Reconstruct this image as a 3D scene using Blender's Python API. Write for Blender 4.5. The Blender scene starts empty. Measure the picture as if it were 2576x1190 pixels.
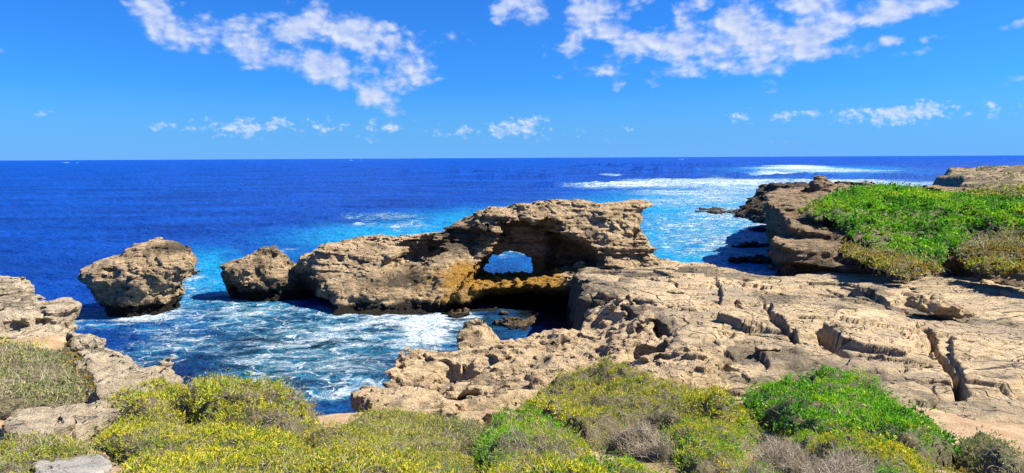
import bpy, math, random
import numpy as np
from mathutils import Matrix, Vector

C = bpy.context.scene
COL = C.collection
rng = np.random.default_rng(7)
random.seed(7)

# ------------------------------------------------------------------ camera
F, PITCH, ROLL, EYE = 1741.0, math.radians(6.5), math.radians(0.29), 14.0   # focal length in units of a 2576 wide frame
fw = np.array([0, math.cos(PITCH), -math.sin(PITCH)])
up0 = np.array([0, math.sin(PITCH), math.cos(PITCH)])
rt0 = np.array([1.0, 0, 0])
RT = rt0 * math.cos(ROLL) - up0 * math.sin(ROLL)
UP = up0 * math.cos(ROLL) + rt0 * math.sin(ROLL)
cam = bpy.data.cameras.new('camera')
camo = bpy.data.objects.new('camera', cam)
COL.objects.link(camo)
cam.sensor_width = 36.0
cam.lens = 36.0 * F / 2576.0
cam.clip_start, cam.clip_end = 0.1, 120000
m = Matrix.Identity(4)
for i in range(3):
    m[i][0], m[i][1], m[i][2], m[i][3] = RT[i], UP[i], -fw[i], (0, 0, EYE)[i]
camo.matrix_world = m
C.camera = camo

def ray(px, py):
    return fw + (px - 1288) / F * RT + (595 - py) / F * UP
def gp(px, py, z):
    d = ray(px, py); t = (z - EYE) / d[2]
    return np.array([d[0] * t, d[1] * t, z])
def dp(px, py, Y):
    d = ray(px, py); t = Y / d[1]
    return np.array([d[0] * t, Y, EYE + d[2] * t])

# ------------------------------------------------------------------ view, world, sun
C.view_settings.view_transform = 'Standard'
C.view_settings.look = 'None'
EXPO = 1.3
C.view_settings.exposure = EXPO
C.view_settings.gamma = 1.0
C.cycles.max_bounces = 5
C.cycles.diffuse_bounces = 1
C.cycles.glossy_bounces = 2
C.cycles.transmission_bounces = 2
C.cycles.transparent_max_bounces = 4
C.cycles.use_denoising = True
C.cycles.sample_clamp_direct = 0.9
C.cycles.sample_clamp_indirect = 0.5
try:
    C.cycles.denoising_input_passes = 'RGB_ALBEDO_NORMAL'
    C.cycles.denoising_prefilter = 'NONE'
except Exception:
    pass

SUN_AZ, SUN_EL = math.radians(88), math.radians(46)   # azimuth clockwise from +Y
sd = np.array([math.sin(SUN_AZ) * math.cos(SUN_EL), math.cos(SUN_AZ) * math.cos(SUN_EL), math.sin(SUN_EL)])
sl = bpy.data.lights.new('sun', 'SUN')
sl.energy, sl.angle, sl.color = 5.0, math.radians(0.5), (1.0, 0.93, 0.80)
so = bpy.data.objects.new('sun', sl)
COL.objects.link(so)
so.rotation_euler = Vector(sd).to_track_quat('Z', 'Y').to_euler()

class NT:
    """small helper for writing node trees"""
    def __init__(s, tree):
        s.t = tree; s.n = tree.nodes; s.l = tree.links
        s.n.clear()
    def _in(s, sock, v):
        if hasattr(v, 'is_output') or isinstance(v, bpy.types.NodeSocket): s.l.new(v, sock)
        elif v is not None:
            if isinstance(v, (tuple, list)) and sock.type == 'RGBA' and len(v) == 3: v = (*v, 1)
            sock.default_value = v
    def math(s, op, a, b=None, c=None, clamp=False):
        k = s.n.new('ShaderNodeMath'); k.operation = op; k.use_clamp = clamp
        for i, v in enumerate((a, b, c)):
            if v is not None: s._in(k.inputs[i], v)
        return k.outputs[0]
    def vmath(s, op, a, b=None, scale=None):
        k = s.n.new('ShaderNodeVectorMath'); k.operation = op
        s._in(k.inputs[0], a)
        if b is not None: s._in(k.inputs[1], b)
        if scale is not None: s._in(k.inputs['Scale'], scale)
        return k.outputs['Value'] if op in ('LENGTH', 'DOT_PRODUCT', 'DISTANCE') else k.outputs[0]
    def mapr(s, v, a, b, c=0.0, d=1.0, smooth=False):
        k = s.n.new('ShaderNodeMapRange'); k.clamp = True
        if smooth: k.interpolation_type = 'SMOOTHSTEP'
        for i, x in enumerate((v, a, b, c, d)): s._in(k.inputs[i], x)
        return k.outputs[0]
    def mix(s, f, a, b, mode='MIX'):
        k = s.n.new('ShaderNodeMix'); k.data_type = 'RGBA'; k.blend_type = mode
        s._in(k.inputs[0], f); s._in(k.inputs[6], a); s._in(k.inputs[7], b)
        return k.outputs[2]
    def noise(s, vec, scale, detail=4, rough=.55, dist=0.0, ridged=False, lac=2.0):
        k = s.n.new('ShaderNodeTexNoise')
        s._in(k.inputs['Vector'], vec); k.inputs['Scale'].default_value = scale
        k.inputs['Detail'].default_value = detail; k.inputs['Roughness'].default_value = rough
        k.inputs['Distortion'].default_value = dist; k.inputs['Lacunarity'].default_value = lac
        return k.outputs['Fac']
    def noisec(s, vec, scale, detail=3):
        k = s.n.new('ShaderNodeTexNoise')
        s._in(k.inputs['Vector'], vec); k.inputs['Scale'].default_value = scale; k.inputs['Detail'].default_value = detail
        return k.outputs['Color']
    def voro(s, vec, scale, feature='F1', rand=1.0):
        k = s.n.new('ShaderNodeTexVoronoi'); k.feature = feature
        s._in(k.inputs['Vector'], vec); k.inputs['Scale'].default_value = scale; k.inputs['Randomness'].default_value = rand
        return k.outputs['Distance']
    def mapping(s, vec, loc=(0, 0, 0), rot=(0, 0, 0), scale=(1, 1, 1), typ='POINT'):
        k = s.n.new('ShaderNodeMapping'); k.vector_type = typ
        s._in(k.inputs['Vector'], vec)
        if 'Location' in k.inputs: k.inputs['Location'].default_value = loc
        k.inputs['Rotation'].default_value = rot; k.inputs['Scale'].default_value = scale
        return k.outputs[0]
    def comb(s, x, y, z):
        k = s.n.new('ShaderNodeCombineXYZ')
        for i, v in enumerate((x, y, z)): s._in(k.inputs[i], v)
        return k.outputs[0]
    def sep(s, v):
        k = s.n.new('ShaderNodeSeparateXYZ'); s._in(k.inputs[0], v); return k.outputs
    def attr(s, name):
        k = s.n.new('ShaderNodeAttribute'); k.attribute_name = name; return k
    def bump(s, h, strength, dist, normal=None):
        k = s.n.new('ShaderNodeBump'); s._in(k.inputs['Height'], h)
        k.inputs['Strength'].default_value = strength; k.inputs['Distance'].default_value = dist
        if normal is not None: s._in(k.inputs['Normal'], normal)
        return k.outputs[0]

W = bpy.data.worlds.new('World'); C.world = W; W.use_nodes = True
n = NT(W.node_tree)
sky = n.n.new('ShaderNodeTexSky'); sky.sky_type = 'NISHITA'; sky.sun_disc = False
sky.sun_elevation, sky.sun_rotation = SUN_EL, SUN_AZ
sky.air_density, sky.dust_density, sky.ozone_density = 1.0, 0.3, 3.0
SKY_STRENGTH = 0.05
tc = n.n.new('ShaderNodeTexCoord').outputs['Generated']
dx, dy, dz = n.sep(tc)
DEG = 57.29578
az = n.math('MULTIPLY', n.math('ARCTAN2', dx, dy), DEG)
el = n.math('MULTIPLY', n.math('ARCSINE', dz), DEG)
ae = n.comb(az, el, 0.0)
def ae_of(px, py):
    d = ray(px, py); d = d / np.linalg.norm(d)
    return math.atan2(d[0], d[1]) * DEG, math.asin(d[2]) * DEG
# clouds: centre, half axes (all as seen from the shore, turned into azimuth and elevation), tilt, strength
CL_HI = [(400, 40, 90, 60, -30, 1), (440, 85, 90, 40, -20, .9), (560, 95, 110, 45, -15, .8), (700, 140, 150, 38, -16, .8), (820, 165, 100, 50, -15, 1),
         (760, 75, 120, 50, 5, 1), (900, 95, 140, 55, -10, 1), (985, 110, 90, 38, -15, .9), (860, 200, 60, 40, -20, .8),
         (1035, 190, 70, 50, 10, .95), (945, 190, 40, 26, 0, .6), (925, 245, 55, 36, -20, .9), (985, 262, 46, 22, -25, .75),
         (1265, 15, 45, 36, 0, .75), (1340, 22, 46, 38, 0, .95), (1480, 35, 76, 50, -20, 1), (1530, 75, 60, 36, -10, .9), (1440, 105, 60, 34, 30, .7),
         (1600, 110, 90, 50, -10, .9), (1740, 110, 140, 60, 5, .95), (1720, 180, 80, 24, -5, .8), (1880, 90, 150, 90, 5, 1.05), (1930, 150, 130, 36, 8, 1),
         (2060, 75, 150, 65, 14, 1), (2060, 135, 130, 22, 6, .8), (2000, 20, 150, 40, 5, .9), (2230, 35, 130, 34, 8, .9), (2330, 18, 110, 22, 6, .85), (1500, 185, 80, 16, 6, .5), (1765, 10, 60, 26, 0, .75),
         (1610, 20, 40, 28, 30, .5), (2250, 100, 46, 16, 5, .6), (2350, 90, 50, 14, 8, .5), (2570, 55, 50, 14, 10, .7), (2300, 132, 46, 12, 2, .55), (2570, 198, 40, 14, 0, .6),
         (1560, 212, 50, 12, 0, .45), (1700, 212, 60, 10, 0, .4), (10, 128, 30, 12, 0, .4), (1150, 100, 40, 14, -10, .3)]
CL_LO = [(470, 320, 80, 16, 0, .5), (580, 322, 40, 20, 0, .8), (625, 322, 42, 22, 0, 1), (700, 310, 36, 12, 0, .85), (665, 326, 40, 12, 0, .5), (780, 320, 60, 14, 0, .55), (850, 320, 36, 16, 0, .5), (970, 320, 46, 18, 0, .6), (1150, 338, 70, 12, 0, .55),
         (1190, 328, 36, 14, 0, .6), (1300, 322, 70, 24, 0, .9), (1335, 316, 36, 22, 0, 1), (1255, 332, 30, 22, 0, .7), (1100, 335, 30, 14, 0, .4), (1370, 352, 40, 8, 0, .35), (930, 355, 40, 8, 0, .35),
         (1985, 290, 50, 12, 4, .8), (2065, 285, 36, 14, 0, .6), (1860, 293, 26, 16, 0, .5), (2150, 286, 60, 14, 3, .85), (2270, 287, 110, 24, 3, 1), (2330, 278, 50, 20, 0, 1), (2435, 286, 20, 8, 0, .5), (2500, 272, 26, 20, 0, .6), (2565, 270, 18, 22, 0, .5),
         (1580, 330, 20, 10, 0, .3), (1450, 325, 20, 12, 0, .3), (110, 290, 20, 12, 0, .3), (1960, 357, 50, 6, 0, .3), (1530, 353, 40, 6, 0, .3)]
def cloud_mask(lst, grow):
    acc = None
    for (px, py, rx, ry, rot, st) in lst:
        a, e = ae_of(px, py)
        k = math.cos(math.radians(a)) ** 2
        sx, sy = rx / F * DEG * k * grow, ry / F * DEG * math.sqrt(k) * grow
        p = n.mapping(ae, (a, e, 0), (0, 0, math.radians(rot)), (sx, sy, 1), 'TEXTURE')
        r = n.vmath('LENGTH', p)
        v = n.math('MULTIPLY_ADD', r, -st, st)
        acc = v if acc is None else n.math('SMOOTH_MAX', acc, v, 0.25)
    return acc
def cloud_noise(off, sc, stretch):
    v = n.mapping(ae, off, (0, 0, 0), (1, stretch, 1))
    base = n.noise(v, sc, 6, .50, .2)
    k = n.n.new('ShaderNodeTexVoronoi'); k.feature = 'F1'; k.normalize = False
    wv = n.vmath('ADD', v, n.vmath('SCALE', n.noisec(v, sc * 2.5, 3), None, .22 / sc))
    n.l.new(wv, k.inputs['Vector']); k.inputs['Scale'].default_value = sc * 1.9; k.inputs['Detail'].default_value = 2.0; k.inputs['Roughness'].default_value = .55
    puff = n.math('SUBTRACT', .62, k.outputs['Distance'])
    return n.math('MULTIPLY_ADD', puff, .18, base)
def cloud(lst, grow, sc, st, gain, thr, light):
    mk = cloud_mask(lst, grow)
    n0 = cloud_noise((0, 0, 0), sc, st)
    n1 = cloud_noise((-.6 * .22 / sc, -.8 * .22 / sc, 0), sc, st)
    dens = n.math('ADD', mk, n.math('MULTIPLY_ADD', n0, gain, -thr - gain * .5))
    alpha = n.mapr(dens, -.14, .62, 0, 1, True)
    shade = n.math('ADD', n.math('MULTIPLY', n.math('SUBTRACT', n0, n1), light), n.math('MULTIPLY_ADD', dens, -.22, .66))
    shade = n.mapr(shade, 0.15, 0.95, 0, 1)
    return alpha, shade
aH, sH = cloud(CL_HI, 1.3, .42, 1.5, 2.0, .15, 2.0)
aL, sL = cloud(CL_LO, 1.5, 1.1, 1.3, 2.1, .22, 2.0)
aL = n.math('MULTIPLY', aL, .8)
def cc(v): return tuple(x / SKY_STRENGTH / 2 ** EXPO for x in v)
# the deep, saturated blue of a clear southern sky
skyc = n.mix(1.0, sky.outputs[0], (0.145, 0.60, 1.36), 'MULTIPLY')
skyc = n.mix(n.mapr(el, 0, 5.5, .95, 0), skyc, cc((.165, .47, 1.0)))
ch = n.mix(sH, cc((.36, .50, .92)), cc((.78, .85, .98)))
cl = n.mix(sL, cc((.36, .58, .95)), cc((.80, .90, 1.0)))
skyc = n.mix(n.math('MULTIPLY', aL, n.mapr(el, .8, 2.2)), skyc, cl)
skyc = n.mix(n.math('MULTIPLY', aH, .95), skyc, ch)
bg = n.n.new('ShaderNodeBackground'); n.l.new(skyc, bg.inputs[0]); bg.inputs[1].default_value = SKY_STRENGTH
wo = n.n.new('ShaderNodeOutputWorld'); n.l.new(bg.outputs[0], wo.inputs[0])
W.cycles.sampling_method = 'MANUAL'; W.cycles.sample_map_resolution = 512

# ------------------------------------------------------------------ noise and meshes in numpy
TAB = rng.random((64, 64, 64), dtype=np.float32).ravel()
def vn(x, y, z):
    """value noise, -1..1"""
    x, y, z = np.broadcast_arrays(np.float32(x) if np.isscalar(x) else x, np.float32(y) if np.isscalar(y) else y, np.float32(z) if np.isscalar(z) else z)
    xi, yi, zi = np.floor(x), np.floor(y), np.floor(z)
    fx, fy, fz = (x - xi).astype(np.float32), (y - yi).astype(np.float32), (z - zi).astype(np.float32)
    fx = fx * fx * fx * (fx * (fx * 6 - 15) + 10); fy = fy * fy * fy * (fy * (fy * 6 - 15) + 10); fz = fz * fz * fz * (fz * (fz * 6 - 15) + 10)
    xi, yi, zi = xi.astype(np.int32), yi.astype(np.int32), zi.astype(np.int32)
    x0, x1 = (xi & 63) << 12, ((xi + 1) & 63) << 12
    y0, y1 = (yi & 63) << 6, ((yi + 1) & 63) << 6
    z0, z1 = zi & 63, (zi + 1) & 63
    def L(a, b): return TAB[a + b + z0] * (1 - fz) + TAB[a + b + z1] * fz
    v = (L(x0, y0) * (1 - fy) + L(x0, y1) * fy) * (1 - fx) + (L(x1, y0) * (1 - fy) + L(x1, y1) * fy) * fx
    return v * 2 - 1
def fbm(x, y, z=0.0, octs=4, gain=.5, lac=2.03, seed=0):
    a, s, tot = 1.0, 0.0, 0.0
    x, y, z = x + seed * 17.3, y + seed * 9.1, z + seed * 5.7
    for _ in range(octs):
        s = s + a * vn(x, y, z); tot += a
        # rotate a little between octaves so the lattice does not show
        x, y, z = (x * .8 - y * .6) * lac + 3.1, (x * .6 + y * .8) * lac + 7.7, z * lac + 1.3
        a *= gain
    return s / tot
def rnd_id(ix, iy, iz, k):
    return TAB[(((ix * 7 + k * 13) & 63) << 12) | (((iy * 11 + k * 29 + ix) & 63) << 6) | ((iz * 5 + k * 3 + iy) & 63)]
def worley3(x, y, z):
    xi, yi, zi = np.floor(x).astype(np.int32), np.floor(y).astype(np.int32), np.floor(z).astype(np.int32)
    f1 = np.full(x.shape, 9.0, np.float32); f2 = f1.copy()
    for a in (-1, 0, 1):
        for b in (-1, 0, 1):
            for c in (-1, 0, 1):
                cx, cy, cz = xi + a, yi + b, zi + c
                d = np.sqrt((cx + rnd_id(cx, cy, cz, 1) - x) ** 2 + (cy + rnd_id(cx, cy, cz, 2) - y) ** 2 + (cz + rnd_id(cx, cy, cz, 3) - z) ** 2)
                f2 = np.minimum(f2, np.maximum(f1, d)); f1 = np.minimum(f1, d)
    return f1, f2
def blocks(x, y, z):
    """one random value per broken block"""
    xi, yi, zi = np.floor(x).astype(np.int32), np.floor(y).astype(np.int32), np.floor(z).astype(np.int32)
    f1 = np.full(x.shape, 9.0, np.float32); v = np.zeros(x.shape, np.float32)
    for a in (-1, 0, 1):
        for b in (-1, 0, 1):
            for c in (-1, 0, 1):
                cx, cy, cz = xi + a, yi + b, zi + c
                d = (cx + rnd_id(cx, cy, cz, 1) - x) ** 2 + (cy + rnd_id(cx, cy, cz, 2) - y) ** 2 + (cz + rnd_id(cx, cy, cz, 3) - z) ** 2
                near = d < f1; f1 = np.where(near, d, f1); v = np.where(near, rnd_id(cx, cy, cz, 4), v)
    return v * 2 - 1
def worley2(x, y, k=0):
    """distance to the cell border (approx.), cell random values"""
    xi, yi = np.floor(x).astype(np.int32), np.floor(y).astype(np.int32)
    f1 = np.full(x.shape, 9.0); f2 = f1.copy(); bx = np.zeros_like(f1); by = np.zeros_like(f1); ix = xi.copy(); iy = yi.copy()
    for a in (-1, 0, 1):
        for b in (-1, 0, 1):
            cx, cy = xi + a, yi + b
            px, py = cx + rnd_id(cx, cy, 0 * cx, 1 + k), cy + rnd_id(cx, cy, 0 * cx, 2 + k)
            d = np.hypot(px - x, py - y)
            near = d < f1
            f2 = np.where(near, f1, np.minimum(f2, d))
            bx = np.where(near, px, bx); by = np.where(near, py, by); ix = np.where(near, cx, ix); iy = np.where(near, cy, iy)
            f1 = np.where(near, d, f1)
    return f2 - f1, bx - x, by - y, rnd_id(ix, iy, 0 * ix, 5 + k), rnd_id(ix, iy, 0 * ix, 6 + k), rnd_id(ix, iy, 0 * ix, 7 + k)
def sstep(v, a, b):
    t = np.clip((v - a) / (b - a), 0, 1); return t * t * (3 - 2 * t)
def smin(a, b, k):
    h = np.clip(.5 + .5 * (b - a) / k, 0, 1); return b * (1 - h) + a * h - k * h * (1 - h)
def smax(a, b, k): return -smin(-a, -b, k)
def poly_sd(x, y, P):
    """signed distance to a closed polygon, negative inside"""
    P = np.asarray(P, float); x, y = np.broadcast_arrays(x, y)
    d = np.full(np.shape(x), 1e9); ins = np.zeros(np.shape(x), bool)
    for i in range(len(P)):
        (ax, ay), (bx, by) = P[i][:2], P[(i + 1) % len(P)][:2]
        ex, ey = bx - ax, by - ay
        t = np.clip(((x - ax) * ex + (y - ay) * ey) / (ex * ex + ey * ey + 1e-9), 0, 1)
        d = np.minimum(d, np.hypot(x - ax - t * ex, y - ay - t * ey))
        if ay != by:
            c = ((ay > y) != (by > y)) & (x < (bx - ax) * (y - ay) / (by - ay) + ax)
            ins ^= c
    return np.where(ins, -d, d)
def line_d(x, y, P):
    d = np.full(np.shape(x), 1e9)
    for (ax, ay), (bx, by) in zip(P[:-1], P[1:]):
        ex, ey = bx - ax, by - ay
        t = np.clip(((x - ax) * ex + (y - ay) * ey) / (ex * ex + ey * ey + 1e-9), 0, 1)
        d = np.minimum(d, np.hypot(x - ax - t * ex, y - ay - t * ey))
    return d
class RBF:
    """smooth surface through scattered points"""
    def __init__(s, pts, vals, smooth=0.0):
        s.p = np.asarray(pts, float); v = np.asarray(vals, float)
        nn = len(v); d = np.linalg.norm(s.p[:, None] - s.p[None], axis=2)
        A = np.zeros((nn + 3, nn + 3)); A[:nn, :nn] = d + smooth * np.eye(nn); A[:nn, nn] = 1; A[:nn, nn + 1:] = s.p
        A[nn, :nn] = 1; A[nn + 1:, :nn] = s.p.T
        s.w = np.linalg.solve(A, np.concatenate([v, [0, 0, 0]]))
    def __call__(s, x, y):
        out = s.w[-3] + s.w[-2] * x + s.w[-1] * y
        for (a, b), w in zip(s.p, s.w[:-3]): out = out + w * np.hypot(x - a, y - b)
        return out
def surface_nets(f, org, h):
    nx, ny, nz = f.shape
    s = f < 0
    cnt = np.zeros((nx - 1, ny - 1, nz - 1), np.int8)
    corners = [(a, b, c) for a in (0, 1) for b in (0, 1) for c in (0, 1)]
    for a, b, c in corners: cnt += s[a:nx - 1 + a, b:ny - 1 + b, c:nz - 1 + c]
    act = np.argwhere((cnt > 0) & (cnt < 8))
    idx = np.full(cnt.shape, -1, np.int64)
    idx[act[:, 0], act[:, 1], act[:, 2]] = np.arange(len(act))
    V = [f[act[:, 0] + a, act[:, 1] + b, act[:, 2] + c] for a, b, c in corners]
    acc = np.zeros((len(act), 3)); num = np.zeros(len(act))
    for i, p in enumerate(corners):
        for j, q in enumerate(corners):
            if j > i and sum(abs(u - v) for u, v in zip(p, q)) == 1:
                va, vb = V[i], V[j]; mm = (va < 0) != (vb < 0)
                t = np.where(mm, va / np.where(mm, va - vb, 1), 0)
                for k in range(3): acc[:, k] += np.where(mm, p[k] + t * (q[k] - p[k]), 0)
                num += mm
    verts = (act + acc / num[:, None]) * h + np.asarray(org)
    faces = []
    for ax in range(3):
        sl0 = [slice(None)] * 3; sl1 = [slice(None)] * 3
        sl0[ax] = slice(0, -1); sl1[ax] = slice(1, None)
        a, b = s[tuple(sl0)], s[tuple(sl1)]
        e = np.argwhere(a != b)
        o = [k for k in range(3) if k != ax]
        ok = (e[:, o[0]] > 0) & (e[:, o[1]] > 0) & (e[:, o[0]] < f.shape[o[0]] - 1) & (e[:, o[1]] < f.shape[o[1]] - 1)
        e = e[ok]
        q = []
        for du, dv in ((-1, -1), (0, -1), (0, 0), (-1, 0)):
            k = e.copy(); k[:, o[0]] += du; k[:, o[1]] += dv
            q.append(idx[k[:, 0], k[:, 1], k[:, 2]])
        q = np.stack(q, 1)
        inside = a[e[:, 0], e[:, 1], e[:, 2]]
        flip = inside if ax == 1 else ~inside
        q[flip] = q[flip][:, ::-1]
        faces.append(q)
    return verts, np.concatenate(faces)
def link(name, me, mat, parent=None):
    o = bpy.data.objects.new(name, me); COL.objects.link(o)
    if mat: me.materials.append(mat)
    if parent: o.parent = parent
    return o
def mesh_quads(name, v, f, mat, parent=None, smooth=True, attrs=None):
    me = bpy.data.meshes.new(name)
    v = np.ascontiguousarray(v, np.float32); f = np.ascontiguousarray(f, np.int32); k = f.shape[1]
    me.vertices.add(len(v)); me.vertices.foreach_set('co', v.ravel())
    me.loops.add(f.size); me.loops.foreach_set('vertex_index', f.ravel())
    me.polygons.add(len(f)); me.polygons.foreach_set('loop_start', np.arange(0, f.size, k, dtype=np.int32))
    me.update(calc_edges=True)
    me.polygons.foreach_set('use_smooth', np.full(len(f), smooth))
    for an, data in (attrs or {}).items():
        a = me.attributes.new(an, 'FLOAT_COLOR', 'POINT')
        d = np.ones((len(v), 4), np.float32); d[:, :data.shape[1]] = data
        a.data.foreach_set('color', d.ravel())
    return link(name, me, mat, parent)
def tag(o, label=None, cat=None, group=None, kind=None):
    for k, v in (('label', label), ('category', cat), ('group', group), ('kind', kind)):
        if v: o[k] = v
    return o
def empty(name, loc, label, cat, group=None):
    o = bpy.data.objects.new(name, None); COL.objects.link(o); o.location = loc
    return tag(o, label, cat, group)
def recentre(o):
    """moves an object's origin to its foot without moving its mesh"""
    me = o.data; co = np.empty(len(me.vertices) * 3, np.float32); me.vertices.foreach_get('co', co); co = co.reshape(-1, 3)
    c = np.array([co[:, 0].mean(), co[:, 1].mean(), co[:, 2].min()], np.float32)
    me.vertices.foreach_set('co', (co - c).ravel()); o.location = c; me.update()
    return o
def grid_faces(nu, nv):
    i = np.arange(nu * nv).reshape(nu, nv)
    return np.stack([i[:-1, :-1], i[1:, :-1], i[1:, 1:], i[:-1, 1:]], -1).reshape(-1, 4)

# ------------------------------------------------------------------ materials
def principled(name):
    mt = bpy.data.materials.new(name); mt.use_nodes = True
    t = NT(mt.node_tree)
    b = t.n.new('ShaderNodeBsdfPrincipled'); o = t.n.new('ShaderNodeOutputMaterial')
    t.l.new(b.outputs[0], o.inputs[0])
    return mt, t, b
def rock_material(name, light, mid, grey, bump_s=1.0, strata=1.0, fine=1.0, cracked=False):
    """layered limestone. attribute 'stain': r darker tone (lichen crust, painted shade under the arch ledge), g rust-brown algae, b wet black"""
    mt, t, b = principled(name)
    pos = t.n.new('ShaderNodeNewGeometry').outputs['Position']
    st = t.sep(t.attr('stain_shade').outputs['Vector'])
    warp = t.vmath('ADD', pos, t.vmath('SCALE', t.noisec(pos, .6), None, .5))
    lay = t.noise(t.mapping(warp, (0, 0, 0), (.05, -.07, 0), (.35, .35, 7.0)), 1.0, 8, .72)
    big = t.noise(pos, .35 * fine, 5, .6)
    mid_n = t.noise(pos, 2.4 * fine, 8, .68)
    fin = t.noise(pos, 9 * fine, 6, .7)
    col = t.mix(t.mapr(big, .38, .62), light, mid)
    col = t.mix(t.mapr(mid_n, .5, .72, 0, .8), col, tuple(x * .62 for x in mid))
    col = t.mix(t.math('MULTIPLY', t.mapr(lay, .53, .64, 0, .85), strata), col, tuple(x * .30 for x in mid))
    col = t.mix(t.mapr(t.noise(pos, .9 * fine, 6, .65), .52, .66, 0, .55), col, grey)
    col = t.mix(t.mapr(fin, .58, .75, 0, .5), col, tuple(x * .4 for x in grey))
    # dark joints between the beds
    bj = t.noise(t.mapping(warp, (3, 7, 0), (.04, -.05, 0), (.16, .16, 2.1 * fine)), 1.0, 4, .6)
    bj = t.mapr(t.math('ABSOLUTE', t.math('FRACT', t.math('MULTIPLY', bj, 9.0))), .0, .16, 1, 0)
    bj = t.math('MULTIPLY', t.math('MULTIPLY', bj, strata), t.mapr(t.noise(pos, .8, 4, .6), .40, .56))
    col = t.mix(t.math('MULTIPLY', bj, .8), col, (.05, .036, .022))
    # solution pits
    pv = t.voro(t.vmath('ADD', pos, t.vmath('SCALE', t.noisec(pos, 2.2 * fine, 2), None, .35)), 1.7 * fine)
    pit = t.math('MULTIPLY', t.mapr(pv, .10, .26, 1, 0), t.mapr(t.noise(pos, .7 * fine, 3), .46, .60))
    col = t.mix(t.math('MULTIPLY', pit, .75), col, (.03, .022, .014))
    ck = None
    if cracked:
        # joints in the pavement: long ones a few metres apart, short ones between, broken up unevenly
        wv = t.vmath('ADD', pos, t.vmath('SCALE', t.noisec(pos, .35, 4), None, .8))
        c1 = t.voro(t.mapping(wv, (0, 0, 0), (0, 0, .4), (.26, .40, 0)), 1.0, 'DISTANCE_TO_EDGE')
        c2 = t.voro(t.mapping(wv, (5, 2, 0), (0, 0, -.3), (.55, 1.25, 0)), 1.0, 'DISTANCE_TO_EDGE')
        k1 = t.math('MULTIPLY', t.mapr(c1, .004, .022, 1, 0), t.mapr(t.noise(pos, .3, 3), .48, .58))
        k2 = t.math('MULTIPLY', t.mapr(c2, .004, .03, 1, 0), t.mapr(t.noise(t.mapping(pos, (9, 3, 0)), .45, 3), .52, .62))
        ck = t.math('MAXIMUM', k1, k2)
        col = t.mix(t.math('MULTIPLY', ck, .9), col, (.05, .036, .022))
        tone = t.voro(t.mapping(wv, (0, 0, 0), (0, 0, .4), (.26, .40, 0)), 1.0, 'F1')
        col = t.mix(t.mapr(t.noise(pos, .22, 6, .7), .42, .60, 0, .72), col, (.27, .22, .155))
    sg = t.math('ADD', st[0], t.math('MULTIPLY_ADD', mid_n, .8, -.4))
    col = t.mix(t.mapr(sg, .3, .75, 0, .9), col, tuple(x * .30 for x in grey))
    og = t.math('ADD', st[1], t.math('MULTIPLY_ADD', mid_n, 1.0, -.5))
    oc = t.mix(t.mapr(fin, .4, .6), (.50, .265, .035), (.26, .13, .018))
    oc = t.mix(t.mapr(t.noise(pos, 1.5, 4, .6), .5, .65, 0, .6), oc, (.52, .31, .055))
    col = t.mix(t.mapr(og, .3, .7, 0, .95), col, oc)
    wg = t.math('ADD', st[2], t.math('MULTIPLY_ADD', mid_n, .6, -.3))
    wet = t.mapr(wg, .35, .65)
    col = t.mix(wet, col, (.022, .018, .012))
    t.l.new(col, b.inputs['Base Color'])
    t.l.new(t.mapr(wet, 0, 1, .92, .45), b.inputs['Roughness'])
    b.inputs['Specular IOR Level'].default_value = .2
    h = t.math('ADD', t.math('MULTIPLY', lay, 1.0 * strata), t.math('MULTIPLY_ADD', mid_n, .6, t.math('MULTIPLY', fin, .22)))
    h = t.math('MULTIPLY_ADD', bj, -.6, t.math('MULTIPLY_ADD', pit, -.8, h))
    if ck is not None: h = t.math('MULTIPLY_ADD', ck, -.9, h)
    t.l.new(t.bump(h, 1.0, .8 * bump_s), b.inputs['Normal'])
    return mt
LIGHT, MID, GREY = (.68, .505, .295), (.53, .38, .215), (.235, .185, .13)
ROCK = rock_material('limestone', LIGHT, MID, GREY)
ROCK_NEAR = rock_material('pitted_limestone', (.60, .45, .265), (.48, .35, .20), (.27, .22, .16), .55, .35, 2.0)
ROCK_FLAT = rock_material('platform_limestone', (.60, .45, .265), (.48, .355, .205), (.25, .21, .15), .5, .4, 1.3, True)
ROCK_PALE = rock_material('pale_limestone', (.57, .47, .32), (.45, .365, .245), (.28, .24, .185), .5, 1.0, 1.6)
ROCK_DARK = rock_material('brown_limestone', (.40, .285, .165), (.29, .205, .12), (.14, .11, .075))
ROCK_GREY = rock_material('grey_limestone', (.38, .355, .31), (.30, .28, .245), (.20, .19, .17), .12, .3, 4.0)

# soil and sand
SOIL, t, b = principled('sandy_soil')
pos = t.n.new('ShaderNodeNewGeometry').outputs['Position']
a_ = t.noise(pos, .8, 6, .6); f_ = t.noise(pos, 22, 5, .7); g_ = t.voro(pos, 30)
col = t.mix(t.mapr(a_, .42, .58), (.46, .335, .21), (.34, .23, .135))
col = t.mix(t.mapr(f_, .52, .7, 0, .8), col, (.15, .10, .06))
col = t.mix(t.mapr(g_, .0, .25, .5, 0), col, (.22, .16, .10))
t.l.new(col, b.inputs['Base Color']); b.inputs['Roughness'].default_value = .95; b.inputs['Specular IOR Level'].default_value = .1
t.l.new(t.bump(t.math('ADD', f_, t.math('MULTIPLY', t.noise(pos, 60, 3), .5)), .8, .05), b.inputs['Normal'])

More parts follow.
